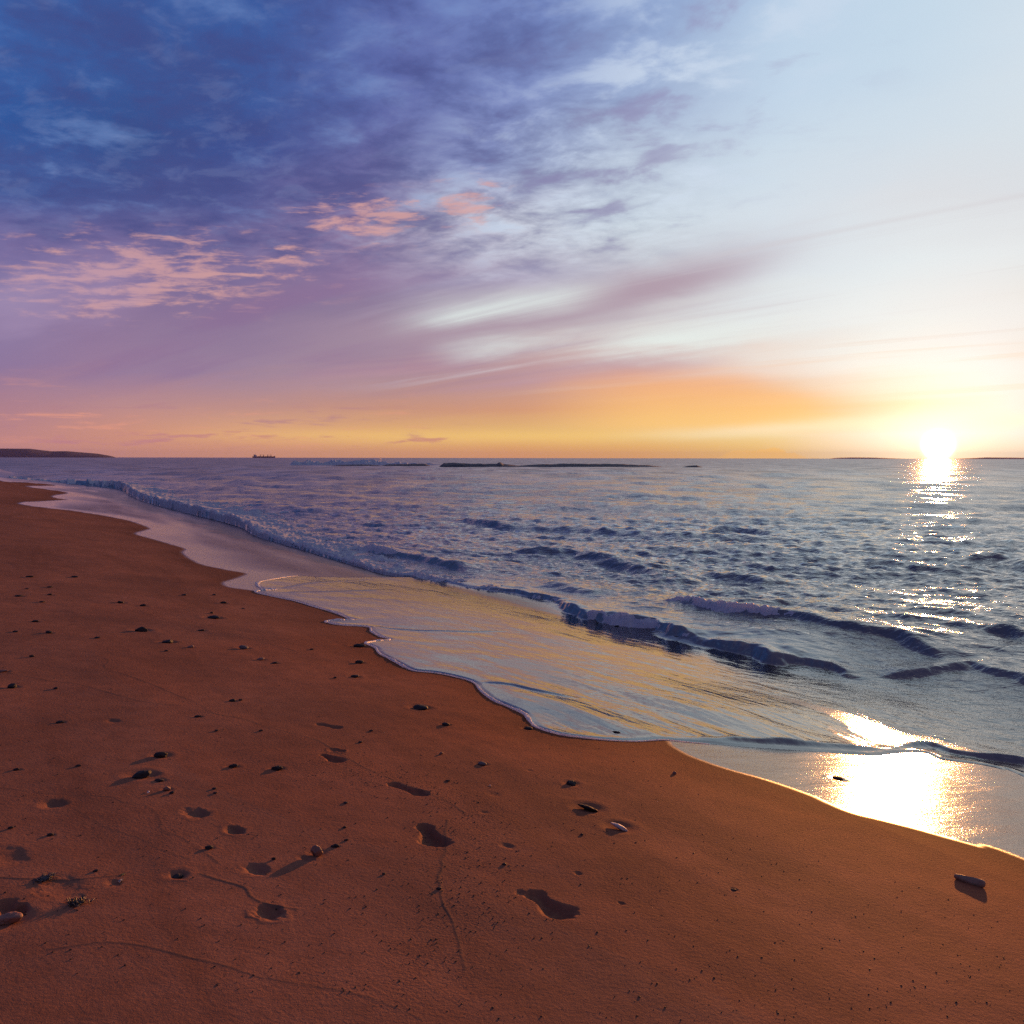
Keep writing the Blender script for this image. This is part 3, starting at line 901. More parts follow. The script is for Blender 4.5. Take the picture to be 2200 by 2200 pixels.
    level = np.maximum(Zs[:nn] - 0.11 * sst(cc, 7.8, 6.0) * sst(b, 5.0, 0.2), zb + 0.02)
    zfin = film * (1 - blend) + level * blend
    zfin = np.where((ins) & (b < 1.2) & (cc > 7.5), np.maximum(zfin, film), zfin)
    Zs[:nn] = zfin
    depth = np.full(X.shape, 5.0)
    depth[:nn] = zfin - zb
    fl = np.zeros_like(X)
    wl = 3.0 * sst(cc, 7.6, 5.6)
    fl[:nn] = 1 - sst((b + wl) / (2.3 + 2 * wl), -0.13, 0.87)
    th = np.zeros_like(X)
    th[:nn] = sst(cc, 7.0, 13.5) * (1 - sst(b, -0.4, 0.1))
    keep = np.ones(X.shape, bool)
    keep[:nn] = zfin > zb - 0.06
    me = grid_mesh('sea', X, Y, Zs, keep, dict(depth=depth, film=fl, thin=th))
    tag(link('sea', me, [M_WATER]), kind='structure')
    # foam riding on the broken water
    lump1 = fbm(x * 3.2, y * 3.2, 4, 71, 0.6)
    lump2 = fbm(x * 11, y * 11, 3, 72, 0.6)
    lace = lump1 * 0.85 + lump2 * 0.28
    f = fo + lace * 1.9 - 0.50
    zf = zfin + np.clip(f, -0.5, 0.6) * 0.085 + (0.040 * lump2 + 0.020 * fbm(x * 24, y * 24, 2, 73)) * sst(f, 0.0, 0.25) * np.clip(fo, 0, 1)
    kf = (f > -0.10) & (fo > 0.03)
    me = grid_mesh('breaker_foam', x, y, zf, kf)
    tag(link('breaker_foam', me, [M_FOAM]), 'white foam of small breaking waves along the water front', 'sea foam', kind='stuff')


def build_edge_foam():
    """lip of foam that lies along the edge of the uprush"""
    P = FOAMEDGE
    seg = np.hypot(*(P[1:] - P[:-1]).T)
    s = np.concatenate([[0], np.cumsum(seg)])
    ns = 2600
    t = np.linspace(0, s[-1], ns)
    # denser towards the camera
    px = np.interp(t, s, P[:, 0]); py = np.interp(t, s, P[:, 1])
    ddx, ddy = np.gradient(px), np.gradient(py)
    L = np.hypot(ddx, ddy) + 1e-9
    ker = np.ones(9) / 9
    nx, ny = np.convolve(-ddy / L, ker, 'same'), np.convolve(ddx / L, ker, 'same')
    dist = np.hypot(px, py)
    u = t / s[-1]
    w = (0.008 + 0.0013 * dist) * (0.45 + 1.2 * vnoise(t * 2.2, t * 0, 81)) * (0.75 + 0.6 * vnoise(t * 9, t * 0 + 3, 82))
    w *= np.interp(u, [0, 0.03, 0.12, 0.2, 0.85, 0.93, 1.0], [0.15, 0.3, 0.7, 1.0, 1.0, 0.6, 0.0])
    nv = 13
    v = np.linspace(-1, 1, nv)
    X = px[:, None] + nx[:, None] * v[None] * w[:, None]
    Y = py[:, None] + ny[:, None] * v[None] * w[:, None]
    hh = np.sqrt(np.clip(1 - v ** 2, 0, 1))[None] * (w[:, None] * 0.55)
    hh = hh * (0.8 + 1.1 * fbm(X * 40, Y * 40, 3, 83))
    X += 0.25 * w[:, None] * fbm(X * 30, Y * 30, 2, 84); Y += 0.25 * w[:, None] * fbm(X * 30, Y * 30, 2, 85)
    Z = zb0(X, Y) + 0.004 + hh - 0.012 * (np.abs(v)[None] > 0.99)
    me = grid_mesh('swash_foam', X, Y, Z)
    tag(link('swash_foam', me, [M_FOAM]), 'thin white foam line edging the water on brown sand', 'sea foam', kind='stuff')


# ------------------------------------------------------------------ stones and other small things on the sand
M_STONE_DARK = simple_mat('dark_stone', (0.030, 0.024, 0.023), 0.7, 0.4, 40, 0.004, 120, 0.15)
M_STONE_GREY = simple_mat('grey_stone', (0.11, 0.085, 0.08), 0.7, 0.35, 40, 0.004, 120, 0.15)
M_STONE_RUST = simple_mat('rusty_stone', (0.20, 0.085, 0.05), 0.65, 0.35, 40, 0.004, 120)
M_STONE_PALE = simple_mat('pale_stone', (0.55, 0.46, 0.38), 0.6, 0.2, 40, 0.003, 120)
M_SHELL = simple_mat('white_shell', (0.75, 0.70, 0.66), 0.4, 0.1, 60)
M_WEED = simple_mat('dark_seaweed', (0.030, 0.022, 0.016), 0.5, 0.4, 60, 0.003, 200)
M_LEAF = simple_mat('yellow_weed', (0.22, 0.18, 0.03), 0.6, 0.3, 60)
M_WOOD = simple_mat('weathered_wood', (0.24, 0.15, 0.09), 0.6, 0.35, 30, 0.003, 90)
MATS = dict(dark=M_STONE_DARK, grey=M_STONE_GREY, rust=M_STONE_RUST, pale=M_STONE_PALE, white=M_SHELL)


def stone_mesh(name, lx, ly, lz, seed, round_=0.5, cuts=9):
    r = random.Random(seed)
    bm = bmesh.new()
    bmesh.ops.create_icosphere(bm, subdivisions=4, radius=1.0)
    planes = []
    for _ in range(cuts):
        v = Vector((r.gauss(0, 1), r.gauss(0, 1), r.gauss(0, 0.8))).normalized()
        planes.append((v, r.uniform(0.62, 0.92)))
    offx, offy = r.uniform(0, 99), r.uniform(0, 99)
    for v in bm.verts:
        n = v.co.normalized()
        rad = 1.0
        for pl, dd in planes:
            k = n.dot(pl)
            if k > 1e-3:
                t = dd / k
                rad = min(rad, t) if round_ < 0.3 else (-math.log(math.exp(-rad * 9) + math.exp(-t * 9)) / 9 if t < 2.0 else rad)
        rad = max(rad, 0.35)
        wob = 0.10 * math.sin(3.1 * n.x + offx) * math.sin(2.7 * n.y + offy) + 0.04 * math.sin(9 * n.x + offy) * math.sin(8 * n.z + offx) + 0.015 * math.sin(21 * n.y + offx)
        v.co = n * (rad + wob)
        v.co = Vector((v.co.x * lx, v.co.y * ly, v.co.z * lz))
    for f in bm.faces:
        f.smooth = True
    me = bpy.data.meshes.new(name)
    bm.to_mesh(me)
    bm.free()
    return me


# px, py, width px, height/width, colour, kind of shape, name, label
STONES = [
    (304, 1352, 24, .50, 'dark', 'chunk', 'stone', 'wide dark stone with an orange lit tip, standing tallest on the far left sand'),
    (459, 1325, 24, .30, 'dark', 'flat', 'stone', 'flat black slab of stone behind the other larger stones on the left sand'),
    (308, 1300, 12, .40, 'dark', 'chunk', 'stone', 'small black stone behind the wide dark stone with an orange lit tip'),
    (360, 1377, 22, .38, 'dark', 'flat', 'stone', 'low black stone just right of the wide dark stone with an orange lit tip'),
    (410, 1389, 11, .55, 'rust', 'chunk', 'stone', 'little orange lit stone between the low black stone and the grey wedge stone'),
    (524, 1391, 18, .52, 'grey', 'chunk', 'stone', 'grey wedge shaped stone with a pale top, alone on the mid left sand'),
    (560, 1415, 15, .40, 'rust', 'flat', 'stone', 'thin brown stone with an orange end, just below the grey wedge stone'),
    (772, 1386, 24, .36, 'dark', 'flat', 'stone', 'black flat stone touching the tip of the foam edge'),
    (772, 1422, 17, .50, 'dark', 'round', 'stone', 'round black stone just below the flat stone at the foam tip'),
    (763, 1452, 17, .42, 'dark', 'round', 'stone', 'oval black stone, lower of the pair of round stones near the foam edge'),
    (25, 1474, 18, .50, 'dark', 'chunk', 'stone', 'dark stone with a pale right face at the left border of the beach'),
    (8, 1441, 14, .40, 'rust', 'flat', 'stone', 'orange lit flat stone cut by the left border of the picture'),
    (347, 1621, 24, .62, 'dark', 'chunk', 'stone', 'squarish dark stone with an orange right side, upper of the near left stones'),
    (304, 1662, 36, .46, 'dark', 'wedge', 'stone', 'long pointed dark stone casting a long shadow on the near left sand'),
    (342, 1675, 16, .40, 'dark', 'flat', 'stone', 'small flat dark stone right beside the long pointed stone'),
    (359, 1694, 14, .80, 'rust', 'chunk', 'stone', 'small reddish brown stone below the long pointed dark stone'),
    (369, 1703, 9, .60, 'dark', 'chunk', 'stone', 'tiny black stone touching the lower right of a small reddish brown stone'),
    (501, 1645, 17, .48, 'dark', 'chunk', 'stone', 'low dark stone between the near left stones and the footprints, left of its twin'),
    (595, 1649, 20, .55, 'dark', 'chunk', 'stone', 'bumpy dark stone left of the round footprint, right of its twin'),
    (681, 1831, 24, 1.05, 'rust', 'chunk', 'stone', 'tall reddish stone standing on its edge beside a dark hollow, left of the footprints'),
    (722, 1817, 11, .70, 'dark', 'chunk', 'stone', 'small black stone just right of the tall reddish stone'),
    (449, 1820, 15, .55, 'dark', 'chunk', 'stone', 'black stone half sunk in a hollow between the two dents and the seaweed'),
    (380, 1876, 26, .40, 'dark', 'flat', 'stone', 'dark brown flat stone lying in a shallow dent near the bottom left'),
    (16, 1972, 48, .42, 'rust', 'chunk', 'stone', 'big brown stone in the bottom left corner of the beach'),
    (903, 1518, 30, .34, 'dark', 'round', 'stone', 'long smooth dark stone with an orange end, below the foam edge'),
    (958, 1555, 15, .60, 'dark', 'round', 'stone', 'small round dark stone right below the long smooth dark stone'),
    (1136, 1563, 20, .30, 'dark', 'flat', 'stone', 'thin dark stone touching the foam where the water line turns'),
    (1322, 1574, 22, .42, 'dark', 'chunk', 'stone', 'dark stone standing in the shallow water just inside the foam edge'),
    (1036, 1640, 17, .45, 'grey', 'round', 'stone', 'smooth grey brown stone alone right of the middle, above the footprints'),
    (948, 1619, 7, .80, 'rust', 'round', 'pebble', 'tiny orange lit pebble left of the smooth grey brown stone'),
    (1228, 1681, 22, .48, 'dark', 'chunk', 'stone', 'small grey black stone above the dark slab with an orange edge'),
    (1263, 1733, 40, .42, 'dark', 'slabt', 'stone', 'tilted dark slab with an orange edge and a wide shadow, on the near middle sand'),
    (1330, 1774, 40, .40, 'pale', 'slabt', 'stone', 'pale topped narrow slab right of the tilted dark slab'),
    (720, 1816 - 360, 8, .5, 'dark', 'chunk', 'pebble', 'tiny dark pebble left of the oval black stone'),
    (1449, 1661, 8, .8, 'rust', 'round', 'pebble', 'tiny orange pebble on dry sand near the bright wet strip'),
    (1801, 1671, 20, .35, 'dark', 'flat', 'stone', 'low dark stone on the shining wet sand in front of the dark water lip'),
    (723, 1818 - 0 + 500, 10, .5, 'dark', 'chunk', 'pebble', ''),
    (500, 1504, 14, .4, 'dark', 'flat', 'pebble', ''), (517, 1504, 8, .5, 'dark', 'round', 'pebble', ''), (425, 1538, 13, .35, 'dark', 'flat', 'pebble', ''),
    (128, 1550, 14, .35, 'dark', 'flat', 'pebble', ''), (120, 1479, 8, .5, 'dark', 'round', 'pebble', ''), (105, 1358, 12, .5, 'dark', 'round', 'pebble', ''),
    (210, 1370, 10, .4, 'dark', 'flat', 'pebble', ''), (75, 1334, 12, .35, 'dark', 'flat', 'pebble', ''), (68, 1410, 9, .5, 'dark', 'chunk', 'pebble', ''),
    (33, 1357, 10, .35, 'dark', 'flat', 'pebble', ''), (63, 1239, 13, .3, 'dark', 'flat', 'pebble', ''), (160, 1239, 13, .3, 'dark', 'flat', 'pebble', ''),
    (107, 1261, 10, .3, 'dark', 'flat', 'pebble', ''), (107, 1277, 11, .3, 'dark', 'flat', 'pebble', ''), (58, 1265, 8, .3, 'dark', 'flat', 'pebble', ''), (40, 1279, 14, .25, 'dark', 'flat', 'pebble', ''),
    (260, 1293, 13, .4, 'dark', 'chunk', 'pebble', ''), (395, 1278, 12, .3, 'dark', 'flat', 'pebble', ''), (480, 1294, 12, .45, 'dark', 'chunk', 'pebble', ''), (460, 1278, 8, .4, 'dark', 'round', 'pebble', ''),
    (455, 1317, 8, .5, 'dark', 'round', 'pebble', ''), (433, 1353, 13, .3, 'dark', 'flat', 'pebble', ''), (590, 1423, 13, .3, 'dark', 'flat', 'pebble', ''), (357, 1398, 9, .35, 'dark', 'flat', 'pebble', ''),
    (670, 1395, 8, .4, 'dark', 'round', 'pebble', ''), (90, 1293, 10, .3, 'dark', 'flat', 'pebble', ''), (23, 1779, 9, .5, 'dark', 'round', 'pebble', ''), (108, 1793, 11, .5, 'dark', 'round', 'pebble', ''),
    (205, 1872, 9, .5, 'dark', 'round', 'pebble', ''), (588, 1846, 8, .7, 'dark', 'round', 'pebble', ''), (36, 1652, 11, .5, 'dark', 'chunk', 'pebble', ''), (168, 1645, 10, .4, 'dark', 'flat', 'pebble', ''),
    (465, 1570, 9, .4, 'dark', 'flat', 'pebble', ''), (560, 1570, 9, .4, 'dark', 'flat', 'pebble', ''), (774, 1594, 9, .4, 'dark', 'flat', 'pebble', ''), (742, 1725, 10, .35, 'dark', 'flat', 'pebble', ''),
    (962, 1678, 10, .35, 'dark', 'flat', 'pebble', ''), (798, 1570, 9, .35, 'dark', 'flat', 'pebble', ''), (460, 1694, 9, .4, 'dark', 'flat', 'pebble', ''), (462, 1704, 8, .4, 'dark', 'flat', 'pebble', ''),
    (744, 1725 + 80, 8, .5, 'dark', 'round', 'pebble', ''), (943, 1909, 9, .6, 'dark', 'round', 'pebble', ''), (1576, 1910, 11, .4, 'dark', 'flat', 'pebble', ''), (715, 1815 + 3, 8, .7, 'dark', 'round', 'pebble', ''),
    (700 + 125, 1500 + 378, 8, .4, 'dark', 'flat', 'pebble', ''), (740, 1502 + 275, 8, .5, 'dark', 'round', 'pebble', ''), (1084, 1857, 9, .5, 'dark', 'round', 'pebble', ''), (1250, 1793, 8, .4, 'dark', 'flat', 'pebble', ''),
]
STONES = [s for s in STONES if s[1] < 2200]
SCOUR = [(s[0], s[1] + 2, s[2]) for s in STONES if s[2] >= 11]
SMALL = 'small dark pebble lying among others on the brown sand'


def build_stones():
    for i, (px, py, w, hr, colr, shp, nm, lab) in enumerate(STONES):
        a = at(px, py + w * hr * 0.25)
        dist = math.hypot(a[0], a[1], H - float(zb0(a[:1], a[1:])[0]))
        W = w * dist / FPX
        lx = W / 2 * 1.08
        r = random.Random(100 + i)
        ly = lx * r.uniform(0.62, 0.85)
        lz = max(W * hr / 2 * 1.0, 0.004)
        cuts, rd = {'chunk': (11, 0.2), 'flat': (6, 0.5), 'round': (2, 0.6), 'wedge': (9, 0.2), 'slabt': (5, 0.4)}[shp]
        if shp == 'slabt':
            lx, ly, lz = W / 2 * 1.05, W / 2 * 0.50, W / 2 * 0.22
        me = stone_mesh(nm, lx, ly, lz, 300 + i, rd, cuts)
        o = link(nm, me, [MATS[colr]])
        zg = ground(a[0], a[1])
        rz = -math.atan2(a[0], a[1]) + r.uniform(-0.35, 0.35)
        rx = ry = 0.0
        up = lz * 0.62
        if shp == 'slabt':
            rx, ry, rz = math.radians(-38), math.radians(10), rz - 0.5
            up = W * 0.13
        elif shp == 'wedge':
            ry = math.radians(-14)
        elif shp == 'chunk':
            rx, ry = r.uniform(-0.25, 0.25), r.uniform(-0.2, 0.2)
        o.rotation_euler = (rx, ry, rz)
        o.location = (a[0], a[1], zg + up)
        if lab:
            tag(o, lab, 'stone' if nm == 'stone' else 'pebble', 'stones scattered on the beach')
        else:
            tag(o, SMALL, 'pebble', 'small dark pebbles on the sand')


def blade_tube(bm, pts, r0, r1, flat=0.35):
    """a tapering flattened strand through points"""
    rings = []
    n = len(pts)
    for i, p in enumerate(pts):
        t = (pts[min(i + 1, n - 1)] - pts[max(i - 1, 0)]).normalized()
        s = t.cross(Vector((0, 0, 1)))
        if s.length < 1e-4:
            s = Vector((1, 0, 0))
        s.normalize()
        u = s.cross(t)
        r = r0 + (r1 - r0) * i / (n - 1)
        rings.append([bm.verts.new(p + s * (math.cos(k * math.pi / 3) * r) + u * (math.sin(k * math.pi / 3) * r * flat)) for k in range(6)])
    for a, b in zip(rings[:-1], rings[1:]):
        for k in range(6):
            f = bm.faces.new((a[k], a[(k + 1) % 6], b[(k + 1) % 6], b[k]))
            f.smooth = True
    bm.faces.new(rings[0][::-1])
    bm.faces.new(rings[-1])


def seaweed(px, py, w, label, seed, mat=None, name='seaweed', n=44, hgt=0.18):
    a = at(px, py)
    dist = math.hypot(a[0], a[1], 1.5)
    W = w * dist / FPX
    r = random.Random(seed)
    bm = bmesh.new()
    for _ in range(n):
        p = Vector((r.gauss(0, 0.18) * W, r.gauss(0, 0.13) * W, 0.02 * W))
        ang = r.uniform(0, 6.28)
        pts = [p.copy()]
        rise = r.uniform(0.0, hgt) * W * 0.22
        for k in range(5):
            ang += r.uniform(-0.7, 0.7)
            p = p + Vector((math.cos(ang), math.sin(ang) * 0.8, 0)) * W * 0.065
            p.z = max(0.006 * W, p.z + rise * (1.0 if k < 2 else -0.6) + r.uniform(-0.02, 0.03) * W)
            pts.append(p.copy())
        blade_tube(bm, pts, W * r.uniform(0.024, 0.045), W * 0.008)
    bmesh.ops.create_icosphere(bm, subdivisions=2, radius=1.0, matrix=Matrix.Translation((0, 0, W * 0.02)) @ Matrix.Diagonal((W * 0.24, W * 0.16, W * 0.07, 1)))
    me = bpy.data.meshes.new(name)
    bm.to_mesh(me)
    bm.free()
    o = link(name, me, [mat or M_WEED])
    o.location = (a[0], a[1], ground(a[0], a[1]) + 0.001)
    o.rotation_euler = (0, 0, -math.atan2(a[0], a[1]) + r.uniform(-0.3, 0.3))
    tag(o, label, 'seaweed', 'seaweed scraps on the beach')
    return o


def build_debris():
    seaweed(99, 1889, 46, 'upper of two black seaweed clumps at the bottom left of the beach', 1)
    seaweed(168, 1942, 48, 'lower of two black seaweed clumps at the bottom left, with a raised tip', 2, hgt=0.4)
    seaweed(264, 1879, 14, 'tiny yellow green weed scrap beside a pale shell bit', 3, M_LEAF, n=10)
    seaweed(1266, 1449, 34, 'dark weed scrap lying in shallow water, upper of two', 4, n=9, hgt=0.1)
    seaweed(1347, 1479, 34, 'dark weed scrap lying in shallow water, lower of two', 5, n=9, hgt=0.1)
    seaweed(523, 1308, 15, 'thin dark weed strip on dry sand short of the foam edge', 6, n=8, hgt=0.3)
    # bits of shell
    for (px, py, w, lab, mt) in ((319, 1702, 8, 'tiny white shell fragment below the long pointed dark stone', M_SHELL), (259, 1893, 13, 'small tan shell bit at the bottom left between seaweed and dent', M_STONE_PALE),
                                 (1053, 1688, 6, 'tiny white shell speck on the dark gritty strip above the footprints', M_SHELL)):
        a = at(px, py)
        W = w * math.hypot(a[0], a[1], 1.5) / FPX
        me = bpy.data.meshes.new('shell')
        bm = bmesh.new()
        nr, na = 5, 14
        rows = []
        for i in range(nr + 1):
            row = []
            for k in range(na + 1):
                th = math.pi * (k / na) * 0.9 + 0.15
                rr = W * 0.62 * (0.08 + 0.92 * i / nr) * (1 + 0.06 * math.cos(k * math.pi))
                row.append(bm.verts.new((rr * math.cos(th), rr * math.sin(th) - W * 0.3, W * 0.25 * math.sin(math.pi * (0.15 + 0.8 * i / nr)))))
            rows.append(row)
        for r0, r1 in zip(rows[:-1], rows[1:]):
            for k in range(na):
                bm.faces.new((r0[k], r0[k + 1], r1[k + 1], r1[k])).smooth = True
        bmesh.ops.solidify(bm, geom=bm.faces[:], thickness=W * 0.08)
        bm.to_mesh(me)
        bm.free()
        o = link('shell', me, [mt])
        o.location = (a[0], a[1], ground(a[0], a[1]) + W * 0.03)
        o.rotation_euler = (0.15, 0.1, px * 0.37)
        tag(o, lab, 'shell', 'shell bits on the sand')
    # driftwood, bottom right: a blunt weathered stub, raised at its right end
    a, b = at(2050, 1888), at(2117, 1908)
    za, zb_ = ground(*a), ground(*b)
    A, B = Vector((a[0], a[1], za + 0.014)), Vector((b[0], b[1], zb_ + 0.018))
    mid = (A + B) * 0.5
    bm = bmesh.new()
    n, kk = 26, 18
    ax = (B - A)
    L = ax.length
    ax.normalize()
    side = ax.cross(Vector((0, 0, 1))).normalized()
    up = side.cross(ax)
    rings = []
    for i in range(n):
        t = i / (n - 1)
        rad = 0.5 * L * np.interp(t, [0, .05, .2, .6, .88, .97, 1], [.07, .13, .17, .20, .19, .15, .08])
        ring = []
        for k in range(kk):
            th = 2 * math.pi * k / kk
            rr = rad * (1 + 0.13 * math.sin(3 * th + 4 * t) + 0.06 * math.sin(7 * th + 1))
            ring.append(bm.verts.new(A + ax * (L * t) + side * (rr * 0.9 * math.cos(th)) + up * (rr * 1.5 * math.sin(th) - 0.006 * math.sin(3 * t)) - mid))
        rings.append(ring)
    for r0, r1 in zip(rings[:-1], rings[1:]):
        for k in range(kk):
            bm.faces.new((r0[k], r0[(k + 1) % kk], r1[(k + 1) % kk], r1[k])).smooth = True
    bm.faces.new(rings[0][::-1]); bm.faces.new(rings[-1])
    bmesh.ops.recalc_face_normals(bm, faces=bm.faces[:])
    me = bpy.data.meshes.new('driftwood')
    bm.to_mesh(me)
    bm.free()
    o = link('driftwood', me, [M_WOOD])
    o.location = mid
    tag(o, 'short piece of driftwood with gold lit top on the orange sand at the bottom right', 'driftwood')
    # grit: crumbs nobody could count
    r = random.Random(5)
    proto = []
    bm = bmesh.new()
    n = 0
    P = smooth_poly([at(*p) for p in [(700, 1650), (830, 1665), (930, 1700), (1020, 1740), (1000, 1800), (985, 1860), (1010, 1930), (960, 2000), (900, 2100)]], 5)
    while n < 2600:
        if n % 3 == 0:
            p = P[r.randrange(len(P))]
            x, y = p[0] + r.gauss(0, 0.16), p[1] + r.gauss(0, 0.16)
        else:
            px, py = r.uniform(-50, 2250), 2200 - 800 * r.random() ** 1.0
            x, y = at_z(px, py, 0.8)
        q = x * NQ[0] + y * NQ[1]
        if q > 3.55 or q < -3:
            continue
        s = 0.0011 + 0.0024 * r.random() ** 3
        mtx = Matrix.Translation((x, y, ground(x, y) + s * 0.3)) @ Matrix.Rotation(r.uniform(0, 6.28), 4, 'Z') @ Matrix.Diagonal((s * r.uniform(0.9, 1.7), s, s * r.uniform(0.5, 0.9), 1))
        bmesh.ops.create_icosphere(bm, subdivisions=1, radius=1.0, matrix=mtx)
        n += 1
    me = bpy.data.meshes.new('beach_grit')
    bm.to_mesh(me)
    bm.free()
    tag(link('beach_grit', me, [M_STONE_DARK]), 'fine dark grit and crumbs sprinkled over the sand', 'grit', kind='stuff')


# ------------------------------------------------------------------ far things
def mound(name, az0, az1, d0, depth, prof, mat, seed, n=160, m=40, rough=0.08):
    """a long hill seen side on; prof maps 0..1 along it to height (m)"""
    t = np.linspace(0, 1, n)
    u = np.linspace(0, 1, m)
    az = np.radians(az0 + (az1 - az0) * t)
    D = d0 + depth * u
    X = D[:, None] * np.sin(az)[None]
    Y = D[:, None] * np.cos(az)[None]
    hp = np.interp(t, [p[0] for p in prof], [p[1] for p in prof])
    cross = np.sin(np.pi * np.clip(u, 0, 1)) ** 0.8
    Z = hp[None] * cross[:, None] * (1 + rough * fbm(X * 6 / depth, Y * 6 / depth, 4, seed)) - 0.5
    me = grid_mesh(name, X, Y, Z)
    return link(name, me, [mat])


def build_far():
    M_HILL = simple_mat('hill_scrub', (0.010, 0.010, 0.026), 0.95, 0.35, 0.01, 0, 60, 0.1, 6)
    o = mound('headland_hills', -44, -24.0, 7000, 2200, [(0, 50), (0.25, 78), (0.55, 70), (0.70, 72), (0.775, 70), (0.83, 50), (0.87, 52), (0.95, 32), (0.985, 14), (1, 0)], M_HILL, 91)
    tag(o, kind='structure')
    o = mound('island_hill', 19.6, 38, 11000, 1500, [(0, 0), (0.02, 12), (0.07, 19), (0.14, 17), (0.22, 4), (0.27, 0), (0.36, 0), (0.40, 8), (0.46, 20), (0.55, 18), (0.62, 8), (1, 5)], M_HILL, 92)
    tag(o, kind='structure')
    # reef
    M_REEF = simple_mat('reef_rock', (0.022, 0.020, 0.022), 0.7, 0.4, 0.8, 0.05, 3.0)

    def reef(name, px0, px1, py, depth, prof, seed, label):
        n, m = 220, 26
        t = np.linspace(0, 1, n)
        u = np.linspace(0, 1, m)
        px = px0 + (px1 - px0) * t
        pts = np.array([at_z(p, py, 0) for p in px])
        D = np.hypot(pts[:, 0], pts[:, 1])
        dirs = pts / D[:, None]
        X = pts[:, 0][None] + dirs[:, 0][None] * depth * u[:, None]
        Y = pts[:, 1][None] + dirs[:, 1][None] * depth * u[:, None]
        hp = np.interp(t, [p[0] for p in prof], [p[1] for p in prof])
        cross = np.sin(np.pi * u) ** 0.5
        Z = hp[None] * cross[:, None] * (0.85 + 0.45 * fbm(X * 0.35, Y * 0.35, 5, seed, 0.6)) + 0.25 * fbm(X * 0.8, Y * 0.8, 3, seed + 9) * hp[None] * cross[:, None] - 0.12
        me = grid_mesh(name, X, Y, Z)
        tag(link(name, me, [M_REEF]), label, 'reef', 'reef rocks offshore')
    reef('reef', 712, 925, 1001, 16, [(0, 0), (0.06, 0.35), (0.3, 0.5), (0.45, 0.4), (0.5, 0.15), (0.56, 0.5), (0.8, 0.75), (0.95, 0.8), (1, 0.1)], 101, 'low black reef with white breakers behind it, under the spray plume')
    reef('reef', 944, 1424, 1003, 18, [(0, 0.2), (0.02, 1.1), (0.1, 1.2), (0.2, 0.95), (0.258, 1.0), (0.266, 1.5), (0.276, 1.45), (0.286, 0.9), (0.36, 0.4), (0.42, 0.75), (0.6, 1.1), (0.8, 0.95), (0.93, 0.6), (1, 0.1)], 102, 'longest black reef with a knob of rock on top, in the middle of the sea')
    reef('reef', 1462, 1512, 1004, 10, [(0, 0.05), (0.3, 0.5), (0.7, 0.7), (1, 0.05)], 103, 'short low dark reef at the right end of the chain')
    # broken water at the reef
    n, m = 500, 16
    t, u = np.linspace(0, 1, n), np.linspace(0, 1, m)
    px = 622 + (960 - 622) * t
    pts = np.array([at_z(p, 999.2, 0) for p in px])
    dirs = pts / np.hypot(pts[:, 0], pts[:, 1])[:, None]
    X = pts[:, 0][None] + dirs[:, 0][None] * 26 * u[:, None]
    Y = pts[:, 1][None] + dirs[:, 1][None] * 26 * u[:, None]
    dens = np.interp(t, [0, 0.02, 0.5, 0.75, 0.9, 1], [0, 1, 0.95, 0.7, 0.35, 0])
    Z = dens[None] * np.sin(np.pi * u)[:, None] ** 0.6 * (0.55 + 2.0 * fbm(X * 0.25, Y * 0.12, 5, 111, 0.65)) * 2.0 - 0.15
    me = grid_mesh('reef_foam', X, Y, Z)
    tag(link('reef_foam', me, [M_FOAM]), 'white surf breaking along the low black reef', 'surf', kind='stuff')
    # plume of spray thrown up behind the reef
    r = random.Random(12)
    bm = bmesh.new()
    base = at_z(818, 997.5, 0)
    dd = float(np.hypot(*base))
    k = dd / FPX
    for i in range(420):
        v = r.random()
        hh = v ** 1.4 * 14 * k
        sp = (0.6 + 3.6 * (1 - v) ** 2.2) * k
        s = k * r.uniform(0.12, 0.42)
        bmesh.ops.create_icosphere(bm, subdivisions=1, radius=s, matrix=Matrix.Translation((base[0] + r.gauss(0, sp) - hh * 0.05, base[1] + r.gauss(0, 1.0), hh + 0.1)))
    for f in bm.faces:
        f.smooth = True
    me = bpy.data.meshes.new('spray')
    bm.to_mesh(me)
    bm.free()
    tag(link('spray', me, [M_FOAM]), 'white plume of spray shooting up at the reef', 'spray', kind='stuff')


def box(bm, x0, x1, y0, y1, z0, z1):
    vs = [bm.verts.new(p) for p in ((x0, y0, z0), (x1, y0, z0), (x1, y1, z0), (x0, y1, z0), (x0, y0, z1), (x1, y0, z1), (x1, y1, z1), (x0, y1, z1))]
    for f in ((3, 2, 1, 0), (4, 5, 6, 7), (0, 1, 5, 4), (1, 2, 6, 5), (2, 3, 7, 6), (3, 0, 4, 7)):
        bm.faces.new([vs[i] for i in f])


